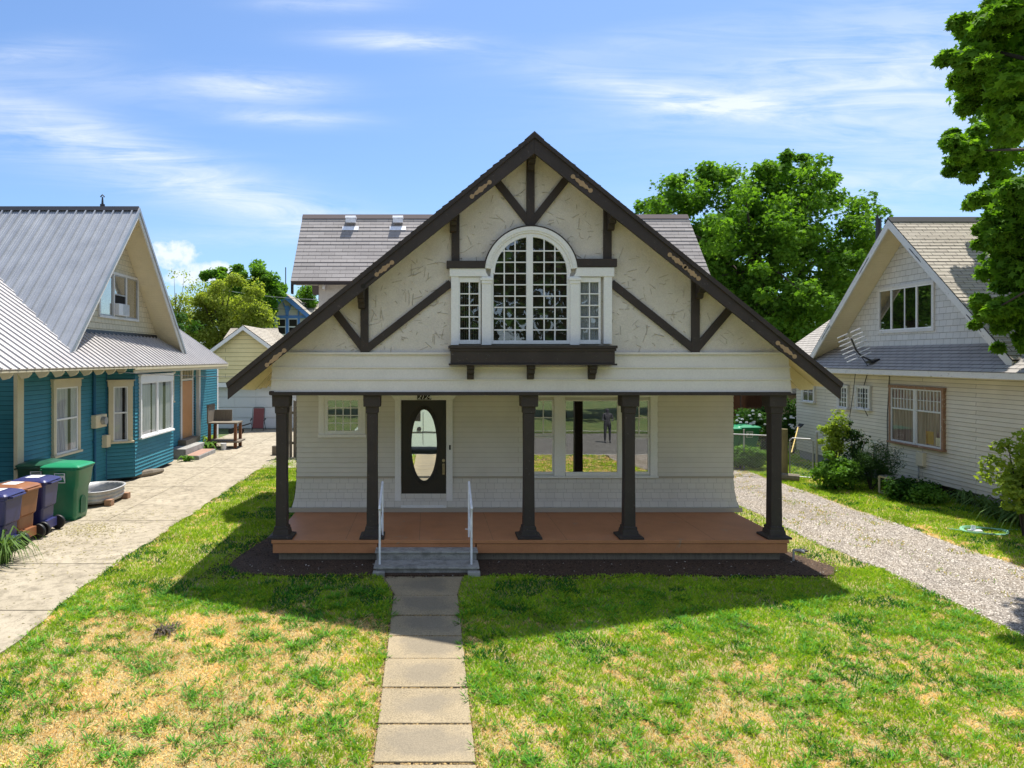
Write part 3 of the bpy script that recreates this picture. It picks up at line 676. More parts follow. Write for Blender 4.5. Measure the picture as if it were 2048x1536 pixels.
mb = MB(); fx0, fx1 = K(543, 0, 11.13).x, K(1578, 0, 11.13).x; bl, br_ = XL-.14, XR+.14
mb.prism([(fx0, 11.12, FZ), (fx1, 11.12, FZ), (fx1, 13.6, FZ), (fx0, 13.6, FZ)], (0, 0, -.055))
fl = mb.build('porch_floor', M['porch'], house, False, .004)
mb = MB()
for k in range(1, 7):
    x = fx0+(fx1-fx0)*k/7; mb = MB(); mb.box(x-.004, x+.004, 11.13, 13.1, FZ+.0002, FZ+.0012); mb.build('floor_seam', M['peel'], fl)
xs0, xs1 = X_(757, 11.12), X_(951, 11.12)
mb = MB(); mb.box(fx0+.02, xs0-.02, 11.135, 11.17, FZ-.215, FZ-.062); mb.box(xs1+.02, fx1-.02, 11.135, 11.17, FZ-.215, FZ-.062)
mb.box(fx0+.02, fx0+.055, 11.171, 13.2, FZ-.215, FZ-.062); mb.box(fx1-.055, fx1-.02, 11.171, 13.2, FZ-.215, FZ-.062); mb.build('fascia_board', M['porch'], house, False, .003)
mb = MB(); mb.box(fx0+.1, xs0-.02, 11.22, 11.3, -.02, FZ-.22); mb.box(xs1+.02, fx1-.1, 11.22, 11.3, -.02, FZ-.22); mb.box(fx0+.1, fx0+.2, 11.3, 13.2, -.02, FZ-.06); mb.box(fx1-.2, fx1-.1, 11.3, 13.2, -.02, FZ-.06); mb.build('porch_footing', M['oldwood'], house)
mb = MB(); mb.box(xs0, xs1, 11.135, 11.165, FZ-.14, FZ-.062); mb.build('riser_board', M['porch'], house)
# --- openings on the porch wall
def pw(px, py, dy=0): q = P(px, py, YB); return (q.x, q.z)
def prect(mb, x0, y0, x1, y1, n0, n1):       # photo px rectangle on back wall, n outward from the wall plane
    a = P(x0, y1, YB); b = P(x1, y0, YB); mb.box(a.x, b.x, YB-n1, YB-n0, a.z, b.z)
# door
mb = MB(); prect(mb, 790, 800, 802, 1019, -.02, .05); prect(mb, 892.5, 800, 905, 1019, -.02, .05); prect(mb, 802, 1008.5, 892.5, 1018.5, -.02, .10)
a = [P(x, y, YB) for x, y in [(790, 799.8), (905, 799.8), (913, 790), (782, 790)]]; mb.prism([(p.x, YB-.06, p.z) for p in a], (0, .08, 0)); dr = mb.build('door', M['trim'], house, False, .004)
ocx, ocy, orx, ory = 848.3, 890, 25.2, 71
mb = MB(); n = 40
E = [(ocx+orx*1.0*math.cos(2*math.pi*i/n), ocy+ory*math.sin(2*math.pi*i/n)) for i in range(n)]
sq = []
for x, y in E:   # outer rectangle points along same rays
    dx, dy = x-ocx, y-ocy; t_ = min(abs((892-ocx if dx > 0 else ocx-803)/dx) if abs(dx) > 1e-6 else 1e9, abs((1008-ocy if dy > 0 else ocy-800)/dy) if abs(dy) > 1e-6 else 1e9)
    sq.append((ocx+dx*t_, ocy+dy*t_))
def pb(x, y, n_): q = P(x, y, YB); return (q.x, YB-n_, q.z)
corners = [(892, 1008), (803, 1008), (803, 800), (892, 800)]
for i in range(n):
    j = (i+1) % n; q = [pb(*E[i], .03), pb(*E[j], .03), pb(*sq[j], .03)]
    if abs(sq[i][0]-sq[j][0]) > .01 and abs(sq[i][1]-sq[j][1]) > .01:
        cc = min(corners, key=lambda c: abs(c[0]-sq[i][0])+abs(c[1]-sq[i][1])+abs(c[0]-sq[j][0])+abs(c[1]-sq[j][1])); q.append(pb(*cc, .03))
    q.append(pb(*sq[i], .03)); mb.face(q[::-1] if False else q)
    mb.face([pb(*E[i], .03), pb(*E[j], .03), pb(*E[j], .0), pb(*E[i], .0)])
leaf = mb.build('door_leaf', M['door'], dr)
mb = MB()
for k, (rr, tk) in enumerate(((1.12, .012), (1.24, .007))):
    path = [pb(ocx+orx*rr*math.cos(2*math.pi*i/n), ocy+(ory+(rr-1)*30)*math.sin(2*math.pi*i/n), .033) for i in range(n+1)]; mb.tube(path, tk, 6, False)
for sx in (-1, 1):
    for sy in (-1, 1):
        for k in range(3):
            cx_, cy_ = ocx+sx*(22+k*5), ocy+sy*(62-k*9)
            path = [pb(cx_+sx*(5-k)*math.cos(a_)*(1-a_/9), cy_+(6-k)*math.sin(a_)*(1-a_/9), .032) for a_ in [j*.5 for j in range(12)]]; mb.tube(path, .005, 5)
mb.build('carving', M['door'], dr)
mb = MB(); mb.prism([pb(x, y, .018) for x, y in E], (0, .004, 0)); mb.build('oval_glass', M['glass_oval'], dr)
mb = MB(); hx, hz = P(887, 0, YB).x, Z_(920.5, YB)
mb.tube([(hx, YB-.03, hz), (hx, YB-.06, hz)], .03, 12); mb.box(hx-.022, hx+.022, YB-.045, YB-.031, hz-.27, hz-.06); mb.tube([(hx, YB-.045, hz-.09), (hx, YB-.085, hz-.11), (hx, YB-.085, hz-.2), (hx, YB-.045, hz-.23)], .010, 6); mb.build('door_handle', M['brass'], dr)
mb = MB(); bxp = P(899.6, 894, YB); mb.box(bxp.x-.016, bxp.x+.016, YB-.066, YB-.051, bxp.z-.045, bxp.z+.045); mb.build('doorbell', M['black'], house)
# house number plaque
mb = MB(); a, b = P(834.5, 799, YB), P(862.5, 788.8, YB); mb.box(a.x, b.x, YB-.085, YB-.062, a.z, b.z); nb_ = mb.build('number_plate', M['black'], house)
cu = bpy.data.curves.new('digits', 'FONT'); cu.body = '2124'; cu.size = .125; cu.extrude = .001; cu.shear = .3; cu.align_x = 'CENTER'; cu.align_y = 'CENTER'; cu.space_character = 1.05
tmp = bpy.data.objects.new('digits', cu); S.collection.objects.link(tmp)
me = bpy.data.meshes.new_from_object(tmp.evaluated_get(bpy.context.evaluated_depsgraph_get())); bpy.data.objects.remove(tmp)
dg = bpy.data.objects.new('digits', me); S.collection.objects.link(dg); me.materials.clear(); me.materials.append(M['white_metal'])
dg.parent = nb_; c = (a+b)/2; dg.location = V3((c.x, YB-.0875, c.z))-org(nb_); dg.rotation_euler = (R(90), 0, 0)
# windows
def hwin(px0, py0, px1, py1, glass, gmat, cols, rows, head=0, nm='window'):
    mb = MB(); gx0, gy0_, gx1, gy1 = glass
    prect(mb, px0, py0, px1, gy0_, -.02, .045); prect(mb, px0, gy1, px1, py1, -.02, .045); prect(mb, px0, gy0_, gx0, gy1, -.02, .045); prect(mb, gx1, gy0_, px1, gy1, -.02, .045)
    wn = mb.build(nm, M['trim'], house, False, .004)
    if cols*rows > 1:
        s_ = MB()
        for i in range(1, cols): x = gx0+(gx1-gx0)*i/cols; prect(s_, x-.9, gy0_, x+.9, gy1, .012, .032)
        for i in range(1, rows): y = gy0_+(gy1-gy0_)*i/rows; prect(s_, gx0, y-.9, gx1, y+.9, .013, .031)
        s_.build('sash', M['trim'], wn)
    g = MB(); prect(g, gx0, gy0_, gx1, gy1, .018, .022); g.build('pane', gmat, wn)
    g = MB(); prect(g, gx0-.5, gy0_-.5, gx1+.5, gy1+.5, .0125, .014); g.build('dark_room', M['interior'], wn); return wn
wn = hwin(649, 793, 722, 868, (656.5, 800.5, 716.5, 861), M['glass_porch'], 4, 4)
mb = MB(); prect(mb, 638, 793, 649, 871, -.02, .055); prect(mb, 722, 793, 731, 871, -.02, .055); a = [P(x, y, YB) for x, y in [(638, 792.8), (731, 792.8), (736, 788), (633, 788)]]; mb.prism([(p.x, YB-.06, p.z) for p in a], (0, .08, 0)); mb.build('casing', M['trim'], wn, False, .003)
mb = MB(); prect(mb, 637, 868, 733, 874, .0, .085); mb.build('sill', M['trim'], wn, False, .004)
mb = MB(); prect(mb, 1107.5, 794, 1129, 951, -.02, .055); prect(mb, 1235, 794, 1256, 951, -.02, .055); prect(mb, 1299, 794, 1313.5, 951, -.02, .055); prect(mb, 1050, 794, 1064, 951, -.02, .055)
prect(mb, 1130, 944.5, 1234.5, 951, -.02, .06)
a = [P(x, y, YB) for x, y in [(1050, 793.8), (1313.5, 793.8), (1321, 788), (1042, 788)]]; mb.prism([(p.x, YB-.06, p.z) for p in a], (0, .08, 0))
tw = mb.build('triple_window', M['trim'], house, False, .004)
mb = MB(); prect(mb, 1048, 951.5, 1315, 955, .0, .07); mb.build('sill', M['trim'], tw, False, .003)
def pane(parent, g, mat, bars=None):
    s_ = MB(); gx0, gy0_, gx1, gy1 = g; f = 2.6
    for q in ((gx0-f, gy0_-f, gx1+f, gy0_), (gx0-f, gy1, gx1+f, gy1+f+1.5), (gx0-f, gy0_, gx0, gy1), (gx1, gy0_, gx1+f, gy1)): prect(s_, *q, -.01, .04)
    if bars:
        prect(s_, (gx0+gx1)/2-.9, gy0_, (gx0+gx1)/2+.9, gy1, .015, .034)
        prect(s_, gx0, (gy0_+gy1)/2-.9, gx1, (gy0_+gy1)/2+.9, .016, .033)
    s_.build('sash', M['trim'], parent)
    p_ = MB(); prect(p_, gx0, gy0_, gx1, gy1, .019, .023); p_.build('pane', mat, parent)
    p_ = MB(); prect(p_, gx0-.4, gy0_-.4, gx1+.4, gy1+.4, .0125, .014); p_.build('dark_room', M['interior'], parent)
pane(tw, (1130.5, 802, 1233.5, 943.5), M['glass_porch'])
for x0, x1 in ((1068, 1104), (1259.5, 1295)):
    pane(tw, (x0, 802, x1, 868), M['glass_porch'], True); pane(tw, (x0, 876, x1, 943), M['glass_porch'])
# --- rear cross gable with its own steep slope
YRG = 17.2; ZR = 6.93; YE = 15.66; ZE = 5.10; xl, xr = -3.14, 6.55
mb = MB(); a = [(xl, YE, ZE), (xr, YE, ZE), (xr, YRG, ZR), (xl, YRG, ZR)]
courses(mb, a, .128, .009, rough=.6); b = [(xr, YRG*2-YE, ZE), (xl, YRG*2-YE, ZE), (xl, YRG, ZR), (xr, YRG, ZR)]; courses(mb, b, .128, .017, rough=.3)
mb.prism([V3(p)+V3((0, 0, -.004)) for p in a][::-1], (0, .02, -.03)); mb.prism([V3(p)+V3((0, 0, -.004)) for p in b][::-1], (0, -.02, -.03))
rr_ = mb.build('rear_roof', M['shingle_main'], house)
mb = MB(); mb.prism([(xl-.003, YRG-.12, ZR-.10), (xl-.003, YRG, ZR+.03), (xl-.003, YRG+.12, ZR-.10), (xl-.003, YRG, ZR-.02)], (xr-xl+.006, 0, 0)); mb.build('ridge_cap', M['shingle_main'], rr_)
for px in (702, 796):
    D = 16.97; c = V3((X_(px, D), D, ZR-(YRG-D)*1.175)); w_ = .12
    mb = MB(); mb.box(c.x-w_, c.x+w_, c.y-.13, c.y+.13, c.z+.03, c.z+.14)
    mb.prism([(c.x-w_-.01, c.y-.15, c.z+.1405), (c.x-w_-.01, c.y+.15, c.z+.1405), (c.x-w_-.01, c.y+.12, c.z+.20), (c.x-w_-.01, c.y-.11, c.z+.20)][::-1], (2*w_+.02, 0, 0))
    u_ = (YRG-YE, ZR-ZE); l = math.hypot(*u_); u_ = (u_[0]/l, u_[1]/l)
    a0, a1 = c.y-.17, c.y-.08
    mb.prism([(c.x-.20, a0, ZR-(YRG-a0)*1.175+.025), (c.x+.20, a0, ZR-(YRG-a0)*1.175+.025), (c.x+.20, a1, ZR-(YRG-a1)*1.175+.025), (c.x-.20, a1, ZR-(YRG-a1)*1.175+.025)], (0, 0, .008))
    mb.build('roof_vent', M['white_metal'], house, False, .012)
mb = MB(); mb.box(xl+.02, xr-.02, YE+.0, YE+.05, ZE-.075, ZE-.03); mb.box(xl+.0, xl+.03, YE+.02, YE+.2, ZE-.28, ZE-.04); mb.build('eave_board', M['timber'], house)
mb = MB(); mb.prism([(xl+.04, YE+.05, ZE-.04), (xr-.04, YE+.05, ZE-.04), (xr-.04, YE+.5, ZE-.04), (xl+.04, YE+.5, ZE-.04)][::-1], (0, 0, .02))
for k in range(9): x = XL+.12+k*.55; mb.box(x, x+.05, YE+.06, YE+.36, ZE-.17, ZE-.042)
mb.build('rear_soffit', M['skirt'], house)
mb = MB(); ZW0 = 3.2
courses(mb, [(XL, 15.95, ZW0), (XR, 15.95, ZW0), (XR, 15.95, ZE), (XL, 15.95, ZE)], .3, .01)
for x, s in ((XL, 1), (XR, -1)):
    pts = [(x, 18.5, ZW0), (x, 15.95, ZW0), (x, 15.95, ZE+.2), (x, 17.2, ZR-.1), (x, 18.5, ZE+.2)]
    if s < 0: pts = [(x, 15.95, ZW0), (x, 18.5, ZW0), (x, 18.5, ZE+.2), (x, 17.2, ZR-.1), (x, 15.95, ZE+.2)]
    courses(mb, pts, .3, .01)
mb.build('upper_wall', M['stucco'], house)
mb = MB(); mb.prism([(xl, YE+.02, ZE-.06), (xl, YRG, ZR-.06), (xl, YRG, ZR-.28), (xl, YE+.02, ZE-.24)], (.04, 0, 0)); mb.prism([(xr-.04, YE+.02, ZE-.06), (xr-.04, YRG, ZR-.06), (xr-.04, YRG, ZR-.28), (xr-.04, YE+.02, ZE-.24)], (.04, 0, 0))
mb.build('rear_rake_board', M['timber'], house)
# steps and handrails
st = MB(); sx0, sx1 = X_(757, 11), X_(951, 11)
mb = st; mb.box(X_(753, 10.9), X_(953, 10.9), 10.90, 11.13, -.05, FZ-.15); mb.box(X_(750, 10.9), X_(956, 10.9), 10.87, 11.13, FZ-.148, FZ-.115)
mb.box(X_(752, 10.6), X_(954, 10.6), 10.53, 10.87, -.05, .088); mb.box(X_(748, 10.6), X_(958, 10.6), 10.49, 10.87, .09, .125)
mb.box(X_(746, 10.5), X_(770, 10.5), 10.42, 10.52, -.05, .07); mb.box(X_(935, 10.5), X_(960, 10.5), 10.42, 10.52, -.05, .07)
stp = tag(mb.build('concrete_steps', M['step'], None, False, .010), 'two worn grey concrete steps up to the terracotta porch floor', 'steps')
for i, (px, lab) in enumerate(((760, 'white metal handrail left of the porch steps'), (942, 'white metal handrail right of the porch steps'))):
    mb = MB(); s = 1 if i else -1
    yb, yt = 10.62, 11.28; xb = X_(759 if not i else 941.5+1.5, yb); 
    xb = X_(759.5, yb) if not i else X_(943, yb)
    path = [(xb, yb, .13), (xb, yb, .98), (xb, yb+.03, 1.02), (xb, yt, 1.28), (xb, yt+.02, 1.26), (xb, yt, FZ+.01)]
    for a_, b_ in ((path[0], path[1]), (path[3], path[5])): mb.tube([a_, b_], .017, 8)
    mb.tube([path[1], (xb, yb-.03, 1.0), (xb, yb, 1.03), (xb, yt, 1.29), (xb, yt+.04, 1.27)], .02, 8)
    mb.tube([(xb, yb, .55), (xb, yt, .80)], .011, 6)
    if i: mb.tube([(xb-.06, yt, FZ+.14), (xb+.06, yt, FZ+.14)], .008, 6)
    tag(mb.build('handrail', M['white_metal']), lab, 'handrail', 'white handrails at the porch steps')
# ================================================================== BLUE HOUSE (left neighbour)
WX = -8.5; EX = -7.7; EZ = 3.13; SK = .70
blue = thing('blue_house', (WX, 20, 0), 'teal blue house with ribbed metal roof and bay window beside the concrete driveway', 'house')
def skz(x): return EZ+SK*(EX-x)
mb = MB(); courses(mb, [(WX, 14.25, .09), (WX, 27.6, .09), (WX, 27.6, 3.1), (WX, 14.25, 3.1)], .098, .019)
courses(mb, [(WX-4, 27.6, .09), (WX, 27.6, .09), (WX, 27.6, 3.1), (WX-4, 27.6, 3.1)][::-1], .3, .01)
courses(mb, [(WX-1.6, 14.3, .09), (WX, 14.3, .09), (WX, 14.3, 3.1), (WX-1.6, 14.3, 3.1)], .098, .012)
mb.build('wall', M['teal'], blue)
mb = MB(); courses(mb, [(-10.2, 9.5, .25), (-10.2, 15.2, .25), (-10.2, 15.2, 3.1), (-10.2, 9.5, 3.1)], .098, .012); mb.build('porch_wall', M['teal'], blue)
mb = MB(); mb.box(WX-.6, WX-.03, 14.4, 27.5, -.05, .085); mb.build('foundation', M['found'], blue)
mb = MB(); mb.box(WX-.02, WX+.035, 14.1, 14.32, .05, 3.05); mb.box(WX-.05, WX+.034, 14.095, 14.13, .05, 3.05); mb.build('corner_post', M['cream_old'], blue, False, .006)
mb = MB(); mb.box(WX-.01, WX+.03, 27.52, 27.63, .09, 3.08); mb.build('corner_board', M['trim'], blue)
mb = MB(); mb.bar((WX-.05, 14.0, .80), (WX-.05, 11.0, .80), .09, .07); mb.bar((WX-.05, 14.0, .3), (WX-.05, 11.0, .3), .07, .06)
mb.build('porch_rail', M['white_old'], blue)
mb = MB(); mb.box(-10.2, WX-.06, 9.5, 14.2, .1, .25); mb.build('porch_floor', M['peel'], blue)
# bay
bay = MB(); A_, B_, C_, D_ = (WX, 18.05), (-7.93, 18.45), (-7.93, 21.25), (WX, 21.65)
for (p, q, z0) in ((A_, B_, .14), (B_, C_, .14), (C_, D_, .14)):
    courses(bay, [(p[0], p[1], z0), (q[0], q[1], z0), (q[0], q[1], 3.05), (p[0], p[1], 3.05)], .098, .024)
bay.prism([(A_[0], A_[1], .14), (B_[0]-.01, B_[1], .14), (C_[0]-.01, C_[1], .14), (D_[0], D_[1], .14)], (0, 0, -.03))
by = bay.build('bay', M['teal'], blue)
mb = MB(); mb.tube([(A_[0]+.012, A_[1]-.02, .15), (A_[0]+.012, A_[1]-.02, 3.05)], .02, 6); mb.build('corner_bead', M['teal_dark'], by)
# generic casement window on any wall
def fwin(parent, fr, u0, u1, v0, v1, cas=.11, head=.16, mat='cream_old', sash='trim', mull=0, rail=True, glass='glass', cur='curtain', curcov=(0, 1), sill=True, grid=None, n_=.055, sashw=.035, name='window'):
    mb = MB(); 
    mb.fbox(fr, u0-cas, u0, v0, v1, -.01, n_+.02); mb.fbox(fr, u1, u1+cas, v0, v1, -.01, n_+.02)
    mb.fbox(fr, u0-cas-.02, u1+cas+.02, v1, v1+head, -.01, n_+.025)
    if head > .1: mb.fbox(fr, u0-cas-.05, u1+cas+.05, v1+head+.0005, v1+head+.03, -.01, n_+.06)
    if not sill: mb.fbox(fr, u0-cas, u1+cas, v0-cas*.6, v0-.0005, -.01, n_+.022)
    wn = mb.build(name, M[mat], parent, False, .004)
    if sill:
        mb = MB(); mb.fbox(fr, u0-cas-.03, u1+cas+.03, v0-.05, v0-.0005, -.01, n_+.06); mb.build('sill', M[mat], wn, False, .004)
    s_ = MB(); k = sashw; cells = []
    if mull: um = (u0+u1)/2; cells = [(u0, um-.03), (um+.03, u1)]; s_.fbox(fr, um-.03, um+.03, v0, v1, .0, n_+.014)
    else: cells = [(u0, u1)]
    for a, b in cells:
        s_.fbox(fr, a, a+k, v0, v1, 0, n_+.008); s_.fbox(fr, b-k, b, v0, v1, 0, n_+.008); s_.fbox(fr, a+k, b-k, v0, v0+k*1.3, 0, n_+.007); s_.fbox(fr, a+k, b-k, v1-k, v1, 0, n_+.007)
        if rail:
            vm = v0+(v1-v0)*(.52 if rail is True else rail); s_.fbox(fr, a+k, b-k, vm-.02, vm+.02, 0, n_+.009)
            if grid:
                c_, r_, = grid
                for i in range(1, c_): u = a+k+(b-a-2*k)*i/c_; s_.fbox(fr, u-.009, u+.009, vm+.02, v1-k, 0.003, n_+.004)
                for i in range(1, r_): v = vm+.02+(v1-k-vm-.02)*i/r_; s_.fbox(fr, a+k, b-k, v-.009, v+.009, 0.004, n_+.003)
        elif grid:
            c_, r_ = grid
            for i in range(1, c_): u = a+k+(b-a-2*k)*i/c_; s_.fbox(fr, u-.009, u+.009, v0+k, v1-k, 0.003, n_+.004)
            for i in range(1, r_): v = v0+k+(v1-v0-2*k)*i/r_; s_.fbox(fr, a+k, b-k, v-.009, v+.009, 0.004, n_+.003)
    s_.build('sash', M[sash], wn, False, .003)
    g = MB(); g.face([fr(u0+.01, v0+.01, n_-.012), fr(u1-.01, v0+.01, n_-.012), fr(u1-.01, v1-.01, n_-.012), fr(u0+.01, v1-.01, n_-.012)]); g.build('pane', M[glass], wn)
    g = MB(); g.fbox(fr, u0+.005, u1-.005, v0+.005, v1-.005, .026, .0275); g.build('dark_room', M['interior'], wn)
    if cur:
        g = MB(); W_ = u1-u0
        for c0, c1 in (curcov if isinstance(curcov[0], tuple) else (curcov,)):
            nn = max(4, int((c1-c0)*W_/.05))
            for i in range(nn):
                a = u0+.012+(W_-.024)*(c0+(c1-c0)*i/nn); b = u0+.012+(W_-.024)*(c0+(c1-c0)*(i+1)/nn)
                d0, d1 = (.029, .038) if i % 2 else (.038, .029)
                g.face([fr(a, v0+.03, d0), fr(b, v0+.03, d1), fr(b, v1-.03, d1), fr(a, v1-.03, d0)])
        g.build('curtain', M[cur], wn)
    return wn
fB = frame((WX, 0, 0), (0, 1, 0), (1, 0, 0))
def DB(px, X=WX): return X*F/(px-VX)
fwin(blue, fB, DB(107), DB(151), 1.12, 2.66, .11, .17, cur='curtain', curcov=((0, .55), (.7, 1)))
# bay side window and double front window
dv_ = V3((B_[0]-A_[0], B_[1]-A_[1], 0)); L_ = dv_.length; dv_.normalize()
fb1 = frame((A_[0], A_[1], 0), dv_, (dv_.y, -dv_.x, 0)); fwin(blue, fb1, L_*.24, L_*.76, 1.12, 2.58, .12, .15, cur='curtain', curcov=((0, .62), (.82, 1)), sashw=.03)
fb2 = frame((B_[0], 0, 0), (0, 1, 0), (1, 0, 0)); fwin(blue, fb2, DB(279, -7.93), DB(340, -7.93), 1.16, 2.66, .07, .20, 'trim', 'trim', 1, False, 'glass', 'curtain', ((0, .3), (.34, .48), (.52, .7), (.8, 1)))
# side door with transom grille, pilaster bracket and orange wood
mb = MB(); u0, u1 = DB(362), DB(383); z0, z1 = .55, 2.55
mb.fbox(fB, u0-.12, u0, .25, 3.0, 0, .05); mb.fbox(fB, u1, u1+.08, z0, 3.0, 0, .045); mb.fbox(fB, u0, u1, z1, z1+.07, 0, .045); db = mb.build('side_door', M['white_old'], blue, False, .004)
mb = MB(); mb.fbox(fB, u0+.03, u1-.03, z0, z1-.02, 0, .03); mb.build('door_leaf', M['orange_door'], db)
mb = MB(); 
for k in range(7): u = u0+.05+(u1-u0-.1)*k/6; mb.fbox(fB, u-.015, u+.015, z1+.08, 2.98, .002, .04)
mb.build('spindle_grille', M['cream_old'], db)
mb = MB(); mb.fbox(fB, u0+.01, u1-.01, z1+.071, 2.99, 0, .0155); mb.fbox(fB, u1+.081, u1+.30, z0, 2.6, 0, .0155); mb.build('dark_room', M['interior'], db)
mb = MB(); u2 = DB(385.5); mb.box(WX+.0, WX+.13, u2+.32, u2+.47, .3, 2.95); mb.box(WX, WX+.16, u2+.28, u2+.50, 2.95, 3.05); mb.box(WX, WX+.35, u2+.34, u2+.44, 3.0, 3.12); mb.build('porch_post', M['white_old'], blue, False, .005)
ub = DB(348.5, -8.2); mb = MB(); mb.box(WX, -8.22, ub-.03, ub+.05, 1.95, 2.85); mb.box(WX, -8.18, ub-.05, ub+.07, 2.85, 2.9); mb.box(WX, -8.19, ub-.05, ub+.07, 1.9, 1.95); mb.build('wall_bracket', M['cream_old'], blue)
# skirt roof, main steep roof, fascia, soffit, rafter tails
mb = MB(); ribs(mb, [(EX, 9.6, skz(EX)), (EX, 26.4, skz(EX)), (-11.6, 26.4, skz(-11.6)), (-11.6, 9.6, skz(-11.6))], .262, .03, .035); mb.build('skirt_roof', M['metal_skirt'], blue)
RD, RZ, FX = 19.4, 7.57, -8.2; zf = 3.30; slp = 1.10; df = (RZ-zf)/slp
mb = MB(); ribs(mb, [(-20, RD-df, zf), (FX, RD-df, zf), (FX, RD, RZ), (-20, RD, RZ)], .262, .045, .035); mb.build('main_roof', M['metal_roof'], blue)
mb = MB(); ribs(mb, [(FX, RD+df, zf), (-20, RD+df, zf), (-20, RD, RZ), (FX, RD, RZ)], .262, .045, .035); mb.build('main_roof', M['metal_roof'], blue)
mb = MB(); mb.prism([(FX+.0, RD-.11, RZ-.055), (FX, RD, RZ+.085), (FX, RD+.11, RZ-.055), (FX, RD, RZ+.04)], (-12, 0, 0)); mb.build('ridge_cap', M['darkmetal'], blue)
for s in (-1, 1):
    mb = MB(); e = V3((FX, RD+s*df, zf)); a = V3((FX, RD, RZ))
    pts = [e+V3((0, 0, -.015)), a+V3((0, 0, -.015)), a+V3((0, 0, -.24)), e+V3((0, 0, -.24))]; mb.prism(pts if s < 0 else pts[::-1], (-.04, 0, 0)); rb_ = mb.build('rake_board', M['white_old'], blue, False, .003)
    mb = MB(); pts = [e+V3((.035, s*.03, .03)), a+V3((.035, 0, .045)), a+V3((.035, 0, -.075)), e+V3((.035, s*.03, -.09))]; mb.prism(pts if s < 0 else pts[::-1], (-.035, 0, 0)); mb.build('rake_flashing', M['metal_roof'], rb_)
    mb = MB(); q = [(FX-.04, RD+s*df, zf-.05), (FX-.04, RD, RZ-.05), (-9.0, RD, RZ-.05), (-9.0, RD+s*df, zf-.05)]
    courses(mb, [q[0], q[3], q[2], q[1]] if s < 0 else [q[3], q[0], q[1], q[2]], .09, .003, flip=True)
    mb.prism(q, (0, 0, .015)); mb.build('soffit', M['cream'], blue)
GX = -8.95; hb = 3.98; hwd = (RZ-.06-hb)/slp
mb = MB(); courses(mb, [(GX, RD-hwd, hb), (GX, RD+hwd, hb), (GX, RD, RZ-.06)], .165, .014); mb.build('gable_wall', M['cream_shakes'], blue)
mb = MB(); mb.prism([(GX+.02, RD-hwd, hb-.03), (GX+.02, RD+hwd, hb-.03), (GX+.0, RD+hwd-.1, hb+.12), (GX+.0, RD-hwd+.1, hb+.12)], (.01, 0, 0)); mb.build('flashing', M['darkmetal'], blue)
fG = frame((GX, 0, 0), (0, 1, 0), (1, 0, 0))
u0, u1 = DB(198, GX), DB(273, GX); v0, v1 = 4.52, 5.72; sg = (u1-u0)/3
mb = MB(); mb.fbox(fG, u0-.07, u1+.07, v0-.07, v0, 0, .06); mb.fbox(fG, u0-.07, u1+.07, v1, v1+.07, 0, .05)
for u in (u0-.07, u0+sg-.03, u0+2*sg-.03, u1): mb.fbox(fG, u, u+.07, v0, v1, 0, .05)
gwn = mb.build('gable_window', M['white_old'], blue, False, .004)
mb = MB(); mb.fbox(fG, u0+sg+.04, u0+2*sg-.03, v0+.62, v0+.66, .0, .045)
for a in (u0, u0+sg+.04, u0+2*sg+.04):
    b = a+sg-.07; mb.fbox(fG, a, a+.03, v0, v1, 0, .04); mb.fbox(fG, b-.03, b, v0, v1, 0, .04); mb.fbox(fG, a+.03, b-.03, v1-.035, v1, 0, .039); mb.fbox(fG, a+.03, b-.03, v0, v0+.035, 0, .039)
mb.build('sash', M['steel'], gwn)
mb = MB(); mb.fbox(fG, u0, u0+sg-.03, v0, v1, .022, .025); mb.fbox(fG, u0+2*sg+.04, u1, v0, v1, .022, .025); mb.fbox(fG, u0+sg+.04, u0+2*sg-.03, v0+.66, v1, .022, .025); mb.build('pane', M['glass_porch'], gwn)
mb = MB(); mb.fbox(fG, u0, u1, v0, v1, .012, .016); mb.build('dark_room', M['interior'], gwn)
mb = MB()
for a, b in ((u0+.03, u0+sg-.05), (u0+sg+.06, u0+2*sg-.06), (u0+2*sg+.08, u1-.2)):
    for i in range(8): x = a+(b-a)*i/8; mb.face([fG(x, v0+(.03 if a < u0+.1 or a > u0+2*sg else .68), .017+.003*(i % 2)), fG(x+(b-a)/8, v0+(.03 if a < u0+.1 or a > u0+2*sg else .68), .020-.003*(i % 2)), fG(x+(b-a)/8, v1-.02, .020-.003*(i % 2)), fG(x, v1-.02, .017+.003*(i % 2))])
mb.build('curtain', M['curtain'], gwn)
ac = thing('window_air_conditioner', fG(u0+1.5*sg, v0+.04, .1), 'white box air conditioner set in the middle light of the gable window', 'air conditioner')
mb = MB(); mb.fbox(fG, u0+sg+.06, u0+2*sg-.05, v0+.04, v0+.38, .03, .16); mb.build('case', M['white_door'], ac, False, .01)
mb = MB()
for k in range(9): mb.fbox(fG, u0+sg+.32, u0+2*sg-.08, v0+.07+k*.035, v0+.085+k*.035, .1605, .166)
mb.build('grille', M['steel'], ac)
mb = MB(); mb.box(EX-.03, EX+.0, 9.6, 18.0, EZ-.065, EZ-.035); mb.box(EX-.03, EX+.0, 18.0, 26.4, EZ-.10, EZ-.035); mb.build('eave_board', M['cream_old'], blue)
mb = MB(); mb.prism([(EX-.04, 9.6, EZ-.05), (WX, 9.6, skz(WX)-.05), (WX, 26.4, skz(WX)-.05), (EX-.04, 26.4, EZ-.05)], (0, 0, .012)); mb.build('eave_soffit', M['cream'], blue)
k = 0; y = 10.3
